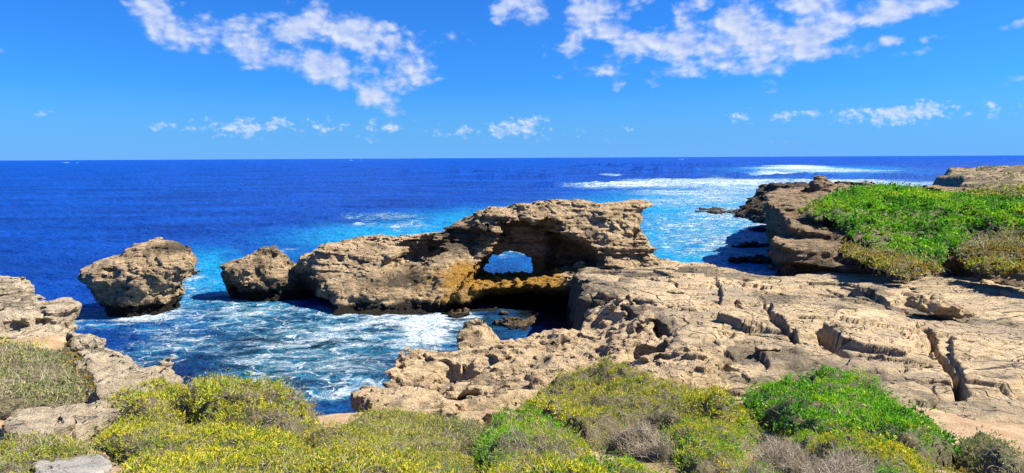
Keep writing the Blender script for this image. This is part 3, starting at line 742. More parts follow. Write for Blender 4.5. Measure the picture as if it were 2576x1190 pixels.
# ---- far hills beyond the headland
def make_hills():
    xs, ys = np.linspace(60, 420, 420), np.linspace(100, 420, 260)
    X, Y = np.meshgrid(xs, ys, indexing='ij')
    HP = [(68, 104), (100, 130), (84, 150), (110, 185), (118, 200), (150, 200), (200, 220), (140, 160), (200, 160), (120, 240), (300, 250), (300, 130), (105, 240), (150, 300), (90, 200)]
    HZ = [9.9, 10.2, 10.0, 9.6, 9.8, 10.6, 12.5, 10.6, 12, 8.6, 13.5, 13, 6, 8, 6]
    HZ = [q_ - 1.8 for q_ in HZ]
    Z = RBF(HP, HZ, .2)(X, Y) + 1.7 * fbm(X / 16, Y / 16, 0, 4) + .8 * fbm(X / 3.5, Y / 3.5, 2, 3)
    q_ = (Z + .3 * fbm(X / 2, Y / 2, 3, 3)) / .7; Z = .35 * Z + .65 * .7 * (np.floor(q_) + sstep(q_ - np.floor(q_), .0, .4))
    s = poly_sd(X, Y, [(66, 90), (78, 118), (92, 140), (104, 160), (114, 178), (122, 198), (134, 214), (190, 300), (420, 420), (420, 90)]) + 3 * fbm(X / 10, Y / 10, 5, 3)
    Z = Z - np.clip(s * 2.0 + 1, 0, 14) + .5 * strata(Z, X, Y, .8) * (s > -12)
    mt, t, b = principled('scrub_covered_hill')
    pos = t.n.new('ShaderNodeNewGeometry').outputs['Position']
    a_ = t.noise(pos, .12, 6, .65); c_ = t.noise(pos, .8, 5, .7)
    col = t.mix(t.mapr(a_, .42, .58), (.20, .135, .07), (.075, .08, .02))
    col = t.mix(t.mapr(c_, .42, .58, 0, .9), col, (.05, .05, .016))
    col = t.mix(t.mapr(t.noise(pos, .2, 4, .6), .50, .58), col, (.34, .24, .14))
    sn = t.math('ABSOLUTE', t.sep(t.n.new('ShaderNodeNewGeometry').outputs['True Normal'])[2])
    col = t.mix(t.mapr(sn, .55, .8, 1, 0), col, (.20, .15, .095))
    t.l.new(col, b.inputs['Base Color']); b.inputs['Roughness'].default_value = .95
    t.l.new(t.bump(c_, 1.0, 1.0), b.inputs['Normal'])
    o = mesh_quads('hills', np.stack([X, Y, Z], -1).reshape(-1, 3), grid_faces(*X.shape), mt)
    tag(o, kind='structure')
    k = 13000
    i, j = rng.integers(0, X.shape[0] - 1, k), rng.integers(0, X.shape[1] - 1, k)
    p = np.stack([X[i, j], Y[i, j], Z[i, j]], 1) + rng.uniform(-.4, .4, (k, 3)) * np.array([1, 1, .1])
    return p[(fbm(p[:, 0] / 9, p[:, 1] / 9, 4, 4) > -.05) & (p[:, 2] > 5)]
HEATH = make_hills()

# ---- reef rocks in the surf, mossy rocks in the cove
def low_rock(name, px, py, wpx, hgt, dep, mat, seed, label, dk=.6, org=0.0, zb=-.5, h=None, tilt=0.0, cat='rock', group=None):
    c = gp(px, py, 0); wd = wpx / F * c[1] / 2
    h = h or max(.06, wd / 26)
    def base(x, y, z): return blob(x, y, z, (c[0], c[1], 0), (wd, dep, hgt))
    def disp(x, y, z, f): return rough(x, y, z, .5 * min(1, wd), .3 * min(1, wd), .08, 2.5, seed, 2.4 if wd > 1.5 else 1.4)
    v, f = carve((c[0] - wd - .6, c[1] - dep - .6, zb), (c[0] + wd + .6, c[1] + dep + .6, hgt + .9), h, base, disp, 1.0)
    s = np.stack([np.full(len(v), dk), np.full(len(v), org), .95 * (1 - sstep(v[:, 2], .25 * hgt + .02, .9 * hgt + .1))], 1)
    o = recentre(mesh_quads(name, v, f, mat, attrs={'stain_shade': s}))
    return tag(o, label, cat, group)
low_rock('reef_rock', 1886, 622, 105, .95, 1.9, ROCK_DARK, 61, 'dark weed covered reef rock awash beside the headland cliff', .55, .25)
low_rock('reef_rock', 1915, 660, 150, .7, 2.6, ROCK_DARK, 62, 'low black reef slab running out from the foot of the headland', 1.0)
low_rock('reef_rock', 1805, 531, 120, .35, 10.0, ROCK_DARK, 63, 'flat dark reef patch breaking the surface off the cliff point', 1.0)
low_rock('reef_rock', 1925, 578, 60, .4, 2.0, ROCK_DARK, 64, 'thin dark reef sliver touching the headland in turquoise water', 1.0)
low_rock('reef_rock', 490, 686, 36, .25, 1.3, ROCK_DARK, 65, 'small black rock just right of the isolated sea stack', 1.0)
low_rock('mossy_rock', 1140, 797, 58, .42, .9, ROCK, 66, 'small olive mossy rock under the algae ledge beside white foam', .75, .35)
low_rock('mossy_rock', 1225, 800, 90, .22, 1.2, ROCK, 67, 'flat brown weedy rock at the shaded mouth of the cove', .9, .3)
low_rock('mossy_rock', 1285, 822, 100, .2, 1.4, ROCK, 68, 'weedy wet rock half hidden behind the nearest pinnacle', .9, .3)

# ------------------------------------------------------------------ near ground and rock platform
GP = [(-5, 6.3, 10.7), (0, 6.3, 10.65), (5, 6.3, 10.6), (-7.5, 9.6, 9.7), (-4, 9.6, 9.55), (0, 9.6, 9.5), (4, 9.6, 9.45), (7, 9.6, 9.4), (-8.5, 11.8, 9.0), (-4, 12, 9.0), (0, 12, 8.8), (5, 13, 8.3), (9, 13, 8.1), (-10, 14.6, 8.4), (-7, 14.6, 8.55), (-4.3, 15, 8.1), (0, 15, 7.8), (5, 16, 7.7), (10, 16, 7.4),
      (-12, 17.5, 7.9), (-9, 17.5, 7.8), (-4, 17, 7.5), (-1, 18, 6.8), (3, 18, 7.2), (9.7, 19, 7.3), (-15, 21.5, 7.5), (-11, 20.5, 7.3), (-4, 20, 6.5), (0, 21, 6.2), (3, 21, 6.9), (6.5, 21, 6.2), (12, 22, 5.6), (15, 23, 5.0), (-17, 25, 7.4), (2, 25, 5.2), (8, 25, 4.9), (20, 25, 4.7), (28, 25, 5.0), (0, 32, 3), (10, 32, 4), (20, 33, 4), (30, 33, 4.3),
      (0, 2, 12.2), (-12, 2, 12.8), (12, 2, 11.8), (-20, 14, 9.2), (16, 14, 7.3), (-14, 8, 10.6), (12, 8, 9.8), (-22, 30, 6.5)]
GS = RBF([p[:2] for p in GP], [p[2] for p in GP], .15)
GEDGE = [(-60, 36), (-23, 34), (-19, 29), (-16, 25), (-11.4, 21.6), (-9.7, 18.4), (-8.5, 16.6), (-5.3, 16.2), (-4.4, 17.6), (-3.6, 19.4), (-3.0, 21), (-3.6, 23), (-4, 25), (-2, 30), (9, 40), (40, 40), (60, 40), (60, -5), (-60, -5)]
def ground_z(x, y):
    z = GS(x, y) + .18 * fbm(x * .6, y * .6, 0, 4) + .03 * fbm(x * 4, y * 4, 3, 2)
    s = poly_sd(x, y, GEDGE) + .3 * fbm(x * .8, y * .8, 6, 3)
    return z - np.clip(s, 0, 3) * 6.0
def at(px, py, dz=0.0):
    """the point of the ground seen in a given direction"""
    d = ray(px, py); t_ = np.linspace(3, 45, 1500)
    x, y, z = d[0] * t_, d[1] * t_, EYE + d[2] * t_
    k = np.argmax(z < GS(x, y) + dz); return np.array([x[k], y[k], float(GS(x[k], y[k]))])
YL = ([868, 905, 940, 960, 1000, 1050, 1100, 1190, 1260], [23, 20.5, 16.6, 15.8, 14.2, 11.8, 9.6, 6.3, 4.6])
YR = ([895, 940, 1000, 1050, 1100, 1190, 1260], [21.8, 18.6, 14.5, 12, 9.7, 6.3, 4.6])
def outl(pts, dz=0):
    """plan outline on the sloping ground of something outlined by eye"""
    out = []
    for px, py in pts:
        w = min(max((px - 700) / 300, 0), 1)
        y = np.interp(py, *YL) * (1 - w) + np.interp(py, *YR) * w
        out.append(((px - 1288) / F * y * 1.01, y))
    return out

xs, ys = np.arange(-40, 45, .16), np.arange(1.5, 41, .16)
X, Y = np.meshgrid(xs, ys, indexing='ij')
o = mesh_quads('ground', np.stack([X, Y, ground_z(X, Y)], -1).reshape(-1, 3), grid_faces(*X.shape), SOIL)
tag(o, kind='structure')

PS = RBF([(5, 41), (8, 37), (8.5, 31), (12, 30), (20, 28), (32, 28), (6, 46), (10, 45), (18, 40), (30, 40), (38, 45), (6.5, 55), (8, 66), (16, 75), (20, 68), (23, 63), (30, 63), (38, 58), (14, 60), (24, 52), (60, 40), (50, 28), (14, 26.5), (24, 25)],
         [5.75, 5.6, 5.5, 5.55, 5.5, 5.3, 5.4, 5.4, 5.1, 4.9, 4.6, 4.5, 3.3, 2.9, 3.2, 3.2, 3.2, 3.6, 3.9, 4.2, 5, 6, 5.6, 5.5], .1)
PEDGE = [(4.8, 41.6), (6.2, 41), (7.0, 38.6), (7.6, 36.5), (7.8, 33), (7.0, 29), (5.6, 24), (5.5, 20.5), (12, 19.5), (70, 19.5), (70, 66), (30.5, 66), (25.0, 63.4), (22.6, 63.6), (21.4, 66), (20.6, 70), (18.2, 72), (16.4, 75.6), (13, 77), (8, 70), (6.4, 64), (5.6, 60), (5.8, 52), (4.6, 46)]
CRACKS = [([(2335, 838), (2350, 880), (2385, 925), (2402, 960), (2422, 1005)], .30, .9), ([(2265, 770), (2285, 800), (2318, 835), (2268, 870)], .12, .3), ([(2048, 838), (2085, 868), (2110, 895), (2210, 905), (2310, 918)], .7, 1.1), ([(1920, 712), (1922, 760), (1905, 800), (1860, 815)], .14, .35),
          ([(2080, 735), (2150, 752), (2240, 770)], .22, .35), ([(1925, 775), (1945, 830), (2005, 862), (2060, 870)], .25, .6), ([(1800, 838), (1890, 846), (2000, 860)], .25, .5), ([(2400, 800), (2480, 812), (2576, 826)], .10, .22), ([(1790, 880), (1830, 920), (1880, 960)], .3, .6), ([(1740, 740), (1800, 720), (1900, 716)], .1, .22),
          ([(2150, 770), (2180, 800), (2300, 815)], .1, .2), ([(1880, 900), (1950, 905), (2040, 890)], .2, .4), ([(1990, 700), (2060, 728), (2150, 752)], .15, .3), ([(2410, 960), (2490, 950), (2576, 965)], .08, .18), ([(2330, 850), (2440, 850), (2576, 880)], .06, .12), ([(2300, 690), (2420, 730), (2576, 750)], .08, .15)]
SLABS = [([(2062, 842), (2120, 802), (2240, 812), (2325, 838), (2285, 905), (2200, 892), (2118, 880)], .45, (-.06, .05)), ([(1928, 778), (1990, 795), (2050, 855), (2000, 858), (1950, 828)], .42, (-.04, .04)), ([(1805, 812), (1915, 800), (1990, 846), (1890, 838)], .38, (-.03, .06)),
         ([(2145, 742), (2200, 735), (2290, 750), (2300, 768), (2240, 768)], .38, (-.02, .02)), ([(1500, 738), (1560, 715), (1700, 720), (1760, 790), (1640, 770), (1560, 748)], .3, (0, .03)), ([(1890, 893), (1960, 880), (2050, 895), (2010, 930), (1940, 930)], .3, (-.05, .08)),
         ([(1640, 690), (1790, 668), (1820, 690), (1700, 706)], .25, (0, 0)), ([(1660, 895), (1760, 880), (1800, 930), (1730, 950)], .3, (-.05, .05)), ([(2390, 860), (2576, 840), (2576, 985), (2440, 1000), (2420, 960)], .25, (0, .02)), ([(1800, 700), (1915, 712), (1900, 770), (1820, 770)], .22, (-.03, .0))]
def on_platform(px, py):
    d = ray(px, py); t_ = np.linspace(22, 80, 1500)
    x, y, z = d[0] * t_, d[1] * t_, EYE + d[2] * t_
    k = np.argmax(z < PS(x, y)); return (x[k], y[k])
def platform_z(x, y):
    wx, wy = x + .9 * fbm(x * .35, y * .35, 0, 3), y + .9 * fbm(x * .35, y * .35, 4, 3)
    z = PS(x, y) + .22 * fbm(x / 5, y / 5, 0, 3)
    dsmooth = sstep(x + .3 * y, 34, 46)                                          # the right side is a smooth sandy pavement
    gap, ox, oy, r1, r2, r3 = worley2(wx / 4.6, wy / 3.4)
    z = z + (r1 - .5) * .36 * (1 - .6 * dsmooth) + ((r2 - .5) * ox * 4.6 + (r3 - .5) * oy * 3.4) * .05 * (1 - .5 * dsmooth)
    z = z - .30 * (1 - sstep(gap, .0, .05)) * sstep(fbm(x / 4, y / 4, 8, 2), -.25, .1) * (1 - .75 * dsmooth)
    g2, _, _, q1, _, _ = worley2(wx / 1.5, wy / 1.1, 9)
    brk = sstep(fbm(x / 6, y / 6, 12, 2), .0, .3) * (1 - dsmooth)
    z = z + brk * ((q1 - .5) * .15 - .14 * (1 - sstep(g2, 0, .06)))
    # thin bedding steps
    st_ = .13; q = (z + .05 * fbm(x * 1.2, y * 1.2, 5, 3)) / st_
    fr = q - np.floor(q); zt = (np.floor(q) + sstep(fr, .0, .35)) * st_
    z = z * .2 + zt * .8 + .04 * fbm(x * 3, y * 3, 1, 4)
    for P, hg, tl in SLABS:
        W_ = np.array([on_platform(*p) for p in P]); c = W_.mean(0)
        s = poly_sd(x + .25 * fbm(x, y, 3, 3), y + .25 * fbm(x, y, 5, 3), W_)
        z = z + (hg + tl[0] * (x - c[0]) + tl[1] * (y - c[1])) * (1 - sstep(s, -.05, .05))
    for P, wd, dp_ in CRACKS:
        W_ = [on_platform(*p) for p in P]
        d = line_d(x + .35 * fbm(x * .5, y * .5, 3, 3), y + .35 * fbm(x * .5, y * .5, 7, 3), W_)
        z = z - dp_ * .85 * (1 - sstep(d, wd * .12, wd * .72)) * (.55 + .6 * sstep(fbm(x * .4, y * .4, 15, 2), -.4, .3))
    s = poly_sd(x, y, PEDGE) + .9 * fbm(x * .5, y * .5, 6, 4) + .25 * fbm(x * 2, y * 2, 9, 2)
    return z - np.clip(s, 0, 5) * 5.0 - .25 * sstep(s, -.9, -.1), s
xs, ys = np.arange(2.5, 66, .075), np.arange(19, 79, .075)
X, Y = np.meshgrid(xs, ys, indexing='ij')
Z, S_ = platform_z(X, Y)
dk = .62 * sstep(fbm(X / 5, Y / 5, 1, 5, seed=3), .0, .42) * (1 - sstep(X + .25 * Y, 38, 52)) + .6 * np.exp(-((X - 10) / 5) ** 2 - ((Y - 62) / 5) ** 2) + .7 * sstep(S_, -.7, 0)
st_ = np.stack([np.clip(dk, 0, .9), 0 * X, 1 - sstep(Z, .4, 1.6)], -1).reshape(-1, 3)
keep = (Z > -2.2)
fc = grid_faces(*X.shape); kv = keep.ravel(); fc = fc[kv[fc].any(1)]
Z = np.maximum(Z, -2.4)
o = mesh_quads('rock_platform', np.stack([X, Y, Z], -1).reshape(-1, 3), fc, ROCK_FLAT, smooth=True, attrs={'stain_shade': st_})
tag(o, kind='structure')
def pz(x, y): return float(platform_z(np.array([float(x)]), np.array([float(y)]))[0][0])

# ---- the honeycombed rock in front of the cove
FT = RBF([(-5.6, 31), (-5, 33), (-3, 36), (-1.9, 38.6), (-.4, 38.5), (1, 38.5), (2.4, 39.5), (3.6, 38.5), (4.6, 38.5), (-4, 28), (-3, 25), (0, 25), (3, 27), (0, 31), (3, 33), (6, 34), (7.6, 31), (8.5, 36), (6.4, 40), (8, 40), (-3, 31), (5.2, 40.6), (-3, 18), (-1, 18), (-4, 20.5), (0, 20.5), (3, 22), (-2, 22)],
         [4.3, 4.8, 4.5, 5.1, 4.1, 4.2, 4.0, 4.6, 4.2, 4.3, 5.2, 5.6, 5.6, 4.9, 4.7, 4.7, 5.2, 5.7, 5.8, 5.9, 4.5, 5.0, 7.15, 7.0, 6.4, 6.35, 6.7, 5.9], .1)
FPOLY = [(-6.3, 31), (-5.2, 33.6), (-3.4, 37), (-2.4, 39.2), (-1.5, 39.4), (-.6, 38.4), (.6, 39.2), (1.6, 40.2), (2.6, 40), (3.2, 39.2), (3.8, 39.2), (4.5, 41.6), (5.6, 42.2), (7.6, 41), (8.6, 37), (9.2, 33), (8.6, 28), (6.4, 22), (3, 20.5), (.5, 17.5), (-2, 16.8), (-3.6, 17.2), (-4.2, 19), (-5.0, 22), (-5.6, 24.2), (-5.6, 26.6), (-4.7, 28), (-4.9, 29.4)]
def on_front(px, py):
    d = ray(px, py); t_ = np.linspace(18, 60, 1500)
    x, y, z = d[0] * t_, d[1] * t_, EYE + d[2] * t_
    k = np.argmax(z < FT(x, y)); return np.array([x[k], y[k], z[k]])
FH = []
for (px, py, r) in ((1185, 935, (.85, 1.1, .85)), (1175, 905, (.4, .9, .5)), (1130, 915, (.7, .9, .35)), (1215, 960, (1.1, 1.0, .55)), (1240, 905, (.22, 1.3, .7)), (1020, 960, (1.0, 1.0, .32)), (1070, 985, (.6, .8, .4)), (1160, 985, (.5, .6, .3)), (1280, 905, (.3, .5, .35)), (1300, 870, (.3, .4, .25)),
                    (1180, 870, (.35, .6, .3)), (1255, 880, (.3, .7, .4)), (1110, 960, (.5, .6, .25)), (1090, 1010, (.5, .5, .3)), (1190, 1010, (.5, .45, .22)), (1120, 1035, (.45, .4, .25)), (1000, 985, (.6, .8, .5)), (1640, 790, (.6, 1.2, .45)), (1610, 880, (.5, .7, .45)), (1700, 830, (1.0, 1.2, .3)), (1690, 790, (1.0, 1.3, .35)), (1450, 870, (.4, .6, .3)), (1480, 880, (.5, .5, .25)), (1400, 895, (.25, .3, .2)), (1320, 960, (.5, .5, .25)), (1660, 905, (.5, .6, .25)), (1740, 880, (.8, .6, .2)), (1700, 870, (.6, .5, .25))):
    c = on_front(px, py); rz = max(r[0] * 1.3, r[2] * 1.6); FH.append((c + np.array([0, .3 * r[1], -.22 * rz]), (r[0] * 1.15, r[1] * 1.2, rz)))
def front_disp(x, y, z):
    w1, w2 = worley3(x * 1.9, y * 1.9, z * 1.5)
    return (.45 - w1) * .75 * sstep(x, 3.4, 5.0) * (1 - sstep(x, 5.8, 7)) * sstep(y, 33, 37) * .8 - .10 * (w2 - w1 - .3)
def front_stain(v):
    x, y, z = v.T
    return wet_stain(v, .7, np.clip(.55 * sstep(fbm(x * .6, y * .6, z * .6, 4, seed=5), .05, .4) * (1 - .6 * sstep(x, 3, 6)) + .75 * np.exp(-((x + 4.6) / 1.6) ** 2 - ((y - 25.5) / 2.2) ** 2) + .7 * np.exp(-((x + .6) / 1.3) ** 2 - ((y - 24) / 1.4) ** 2), 0, .85))
o = plan_rock('honeycomb_rock', (-8, 15.5, -1), (11, 46, 8.2), .1, [(FPOLY, lambda x, y: FT(x, y) - .32 * sstep(y, 26, 32) * (1 - sstep(x, 4.2, 6)) + .35 * (1 - sstep(y, 22, 26)), .04)], ROCK_NEAR, .70, .32, .05, 71, front_stain, 2.0, front_disp, FH, .25, .12, 2.8, .55)
tag(o, 'pitted honeycomb limestone outcrop full of dark hollows, between the scrub and the cove', 'rock')

# ---- left side ledges
def plain(v, a=.0):
    s = np.zeros((len(v), 3)); s[:, 0] = np.clip(a + .5 * fbm(v[:, 0] * .7, v[:, 1] * .7, v[:, 2], 4), 0, .7); return s
o = plan_rock('layered_cliff', (-34, 26, 1), (-19.5, 37, 10), .1, [([(-42, 36), (-25.6, 35.6), (-24.0, 34.2), (-22.2, 31.8), (-22.0, 30), (-24, 28), (-42, 28)], lambda x, y: 8.55 + .12 * fbm(x * .5, y * .5, 0, 3), -.16)], ROCK_PALE, .22, .16, .60, 81, plain, 1.7)
tag(o, 'pale thin bedded limestone cliff stub at the left edge above open sea', 'cliff')
pA, pB, pC, pD, pE = dp(187, 770, 27.2), dp(150, 850, 24.6), dp(90, 768, 28), dp(-60, 770, 29), dp(-60, 840, 24)
o = plan_rock('rock_ledge', (-27, 22, 3), (-15.2, 30.5, 9.6), .08, [([(pA[0], pA[1] + .4), (pA[0] + .2, pA[1] - .6), (pB[0] + .5, pB[1] + .3), (pB[0] - .3, pB[1] - .5), (-18.5, 23.6), (-27, 23.6), (-27, 29.6), (pC[0], pC[1] + 1)], lambda x, y: 8.15 + .10 * (y - 27) - .035 * (x + 17) + .1 * fbm(x, y, 0, 3), .22)], ROCK_PALE, .25, .16, .26, 82, plain, 2.6,
              holes=[(dp(100, 818, 24.6), (1.5, 1.3, .5)), (dp(25, 812, 24.4), (1.4, 1.3, .5)), (dp(150, 815, 25.2), (.6, 1.2, .5))])
tag(o, 'jutting pale rock ledge with shadowed hollows below the layered cliff stub', 'rock ledge')
E1 = np.array([dp(*q) for q in ((205, 872, 23.5), (240, 866, 24), (228, 890, 22), (300, 903, 21), (330, 912, 20), (365, 903, 20), (440, 910, 19), (446, 925, 18.2), (400, 955, 16.2), (330, 962, 15.6), (285, 985, 14.3), (268, 990, 14.0), (240, 930, 18.2))])
E1S = RBF(E1[:, :2], E1[:, 2] - .08, .6)
o = plan_rock('rock_ledge', (-16, 12, 5.5), (-7, 25.5, 10), .08, [(E1[:, :2], lambda x, y: E1S(x, y) + .25 * np.round(2.2 * fbm(x * .45, y * .45, 2, 3)) / 2.2 + .05 * fbm(x, y, 0, 3), -.35)], ROCK_PALE, .30, .22, .26, 83, plain, 2.6, smooth_k=.12)
tag(o, 'ragged pale rock ledge along the cove rim beside the left scrub mound', 'rock ledge')
for k, (P, hg, lab) in enumerate((([(0, 1010), (60, 990), (130, 1000), (190, 985), (215, 1010), (150, 1050), (60, 1075), (0, 1085)], .28, 'broken tan slab on bare slope under the left grey scrub'), ([(150, 1020), (230, 1000), (290, 985), (300, 1010), (230, 1040), (150, 1062), (110, 1070)], .30, 'tilted tan slab with a dark undercut beside the lower left scrub'))):
    e = np.array(outl(P))
    o = plan_rock('rock_slab', (e[:, 0].min() - .6, e[:, 1].min() - .6, 7), (e[:, 0].max() + .6, e[:, 1].max() + .6, 11.5), .06, [(e, lambda x, y, hg=hg: GS(x, y) + hg + .10 * fbm(x, y, 0, 3), .35)], ROCK_PALE, .22, .16, .16, 84 + k, plain, 3.4, wl=1.6, smooth_k=.1)
    tag(o, lab, 'rock slab')
e = np.array(outl(((20, 1140), (48, 1106), (105, 1092), (185, 1094), (232, 1112), (250, 1130), (215, 1152), (155, 1172), (62, 1172))))
o = plan_rock('grey_stone', (e[:, 0].min() - .3, e[:, 1].min() - .3, 9.5), (e[:, 0].max() + .3, e[:, 1].max() + .3, 12.2), .025, [(e, lambda x, y: GS(x, y) + .16 + .03 * fbm(x * 2, y * 2, 0, 3), .3)], ROCK_GREY, .05, .05, .02, 90, lambda v: plain(v, -.2), 5, smooth_k=.08, wl=.8)
tag(o, 'smooth pale grey flat stone in the bottom left scrub', 'stone')

# ---- boulder and loose stones on the platform
bc = on_platform(2352, 805)
bz = pz(*bc)
def boulder(name, c, r, seed, label, mat, h, under=0.0, yaw=0.0, A=.3, pits=.0, cat='boulder', group=None):
    ca, sa = math.cos(yaw), math.sin(yaw)
    def base(x, y, z):
        u = (x - c[0]) * ca + (y - c[1]) * sa; v_ = -(x - c[0]) * sa + (y - c[1]) * ca; w_ = z - c[2]
        q = (np.abs(u / r[0]) ** 2.3 + np.abs(v_ / r[1]) ** 2.3 + np.abs(w_ / r[2]) ** 2.3) ** (1 / 2.3) - 1
        q = q * min(r)
        if under: q = smax(q, -(w_ + r[2] * .15 - under * (u + r[0] * .55) * -1.0 ) * .0 - 9, .1)
        return q
    def disp(x, y, z, f):
        d = A * fbm(x * 1.0 / max(r[0], .5), y / max(r[0], .5), z / max(r[0], .5) * 1.4, 3, seed=seed) * 1.4 + A * .5 * fbm(x * 3, y * 3, z * 3, 3, seed=seed + 2) + A * .35 * strata(z, x, y, 3.5, seed)
        if pits:
            w1, _ = worley3(x * 1.7, y * 1.7, z * 1.7); d += pits * (.45 - w1)
        return d
    R_ = max(r[0], r[1]) * 1.25 + .2
    v, f = carve((c[0] - R_, c[1] - R_, c[2] - r[2] * 1.4 - .2), (c[0] + R_, c[1] + R_, c[2] + r[2] * 1.4 + .3), h, base, disp, A * 2.5 + pits)
    o = recentre(mesh_quads(name, v, f, mat, attrs={'stain_shade': plain(v, -.15)}))
    return tag(o, label, cat, group)
# the boulder leans on its right end; its left end hangs clear of the pavement and shades it
def lean_boulder():
    c = np.array([bc[0] + .1, bc[1] + .2, bz + .62]); seed = 101; K = .70
    tilt = math.radians(17)
    def base(x, y, z):
        x, y, z = c[0] + (x - c[0]) / K, c[1] + (y - c[1]) / K, c[2] + (z - c[2]) / K
        u = (x - c[0]) * math.cos(tilt) - (z - c[2]) * math.sin(tilt); w_ = (x - c[0]) * math.sin(tilt) + (z - c[2]) * math.cos(tilt); v_ = y - c[1]
        q = ((np.abs(u / 2.0) ** 2.2 + np.abs(v_ / 1.35) ** 2.2 + np.abs(w_ / .62) ** 2.2) ** (1 / 2.2) - 1) * .6
        q = smin(q, blob(x, y, z, (c[0] + .1, c[1] + .2, c[2] + .62), (.55, .5, .5)), .3)
        q = smin(q, blob(x, y, z, (c[0] + 1.0, c[1] + .1, c[2] - .65), (.8, .7, .6)), .3)
        return q * K
    def disp(x, y, z, f):
        w1, _ = worley3(x * 1.7, y * 1.7, z * 1.7)
        return .05 + .22 * fbm(x * 1.1, y * 1.1, z * 1.5, 3, seed=seed) + .16 * fbm(x * 2.4, y * 2.4, z * 2.4, 3, seed=seed + 1) + .10 * strata(z, x, y, 3.0, seed) + .25 * (.45 - w1)
    v, f = carve(c - np.array([2.3, 1.8, 1.4]), c + np.array([2.3, 1.8, 1.5]), .05, base, disp, .7)
    o = recentre(mesh_quads('boulder', v, f, ROCK_NEAR, attrs={'stain_shade': plain(v, -.3)}))
    tag(o, 'knobbly tan boulder casting a dark shadow on the open rock pavement', 'boulder')
lean_boulder()
def stone(px, py, wpx, asp, seed, label, mat=ROCK_FLAT, flat=.45, name='loose_slab', cat='rock slab', lift=.5, group='loose slabs on the rock platform'):
    x, y = on_platform(px, py); r = wpx / F * y / 2
    return boulder(name, (x, y, pz(x, y) + r * flat * lift), (r, r * asp, r * flat), seed, label, mat, max(.04, r / 18), yaw=seed * .7, A=.16 * r, cat=cat, group=group)
stone(1655, 648, 46, .8, 110, 'small rounded slab on the platform lip right of the arch', flat=.35)
stone(1690, 688, 40, .7, 111, 'flat slab lying between the arch foot and blue channel', flat=.22)
stone(1700, 742, 40, .6, 112, 'small diamond shaped slab alone on the grey left pavement', flat=.22)
stone(2366, 695, 40, .8, 113, 'rounded grey boulder at the foot of the hillside shrub', ROCK_GREY, .7, 'boulder', 'boulder', .6, None)
stone(2488, 716, 50, .7, 114, 'flat stone in sand at the edge of the ledge shadow', flat=.22)
stone(2440, 706, 56, .7, 115, 'pale slab half in the shadow under the right ledge', flat=.2)
stone(2545, 742, 60, .7, 116, 'flat slab near the right edge of the pavement', flat=.2)
stone(1660, 835, 60, .8, 117, 'chunky block beside the hollow at the cove rim', ROCK_NEAR, .5)
stone(1600, 905, 80, .7, 118, 'rounded tan block where pavement meets olive scrub', ROCK_NEAR, .5)
stone(1700, 905, 70, .6, 119, 'tilted slab just above the olive scrub', flat=.3)
stone(1770, 915, 70, .5, 120, 'long tilted slab among broken plates above the scrub', flat=.25)
stone(1850, 940, 90, .5, 121, 'narrow slab left of the bright green bush', flat=.22)
stone(1925, 900, 60, .7, 122, 'squarish plate between cracks above the bright green bush', flat=.25)
stone(1820, 870, 70, .6, 123, 'broken plate right of the cove rim hollows', flat=.25)
stone(2160, 735, 56, .6, 124, 'dark edged plate in the middle of the far pavement', flat=.25)
stone(2040, 870, 46, .6, 125, 'small wedge by the dark crack of the big tilted plate', flat=.3)

# ------------------------------------------------------------------ vegetation
def mixc(a, b, t): return a[None] * (1 - t[:, None]) + b[None] * t[:, None]
PAL = {'yellow': np.array([(0.50, 0.48, 0.025), (0.60, 0.52, 0.022), (0.325, 0.377, 0.023), (0.156, 0.273, 0.0172)]),
       'olive': np.array([(0.338, 0.364, 0.0322), (0.429, 0.416, 0.0345), (0.208, 0.286, 0.0253), (0.351, 0.312, 0.0862)]),
       'green': np.array([(0.124, 0.377, 0.0092), (0.208, 0.481, 0.0092), (0.065, 0.221, 0.0092), (0.364, 0.507, 0.0138)]),
       'deep': np.array([(0.078, 0.273, 0.0092), (0.13, 0.364, 0.0115), (0.039, 0.143, 0.0092), (0.195, 0.403, 0.0161)]),
       'rust': np.array([(0.286, 0.195, 0.0253), (0.351, 0.247, 0.0287), (0.156, 0.143, 0.0172), (0.247, 0.234, 0.0253)]),
       'greyg': np.array([(0.221, 0.247, 0.0805), (0.299, 0.299, 0.115), (0.137, 0.182, 0.0483), (0.377, 0.351, 0.161)])}
TW = np.array([(.40, .335, .24), (.27, .215, .145), (.50, .44, .335), (.17, .125, .085)])
def unit(v): return v / (np.linalg.norm(v, axis=1, keepdims=True) + 1e-9)
def leaf_mesh(name, P, N, L, wid, tint, parent):
    k = len(P)
    d = unit(N * .75 + rng.normal(0, .62, (k, 3)) + np.array([0, 0, .25]))
    s = unit(np.cross(d, rng.normal(0, 1, (k, 3))))
    L = L[:, None]
    b0 = P - d * L * .35
    mid = b0 + d * L * .55
    bend = unit(np.cross(d, s)) * L * .10
    v = np.stack([b0, mid + s * L * wid - bend, b0 + d * L, mid - s * L * wid - bend], 1).reshape(-1, 3)
    f = np.arange(4 * k).reshape(-1, 4)
    return tag(mesh_quads(name, v, f, LEAF, parent, False, {'tint': np.repeat(tint, 4, 0)}), kind='stuff')
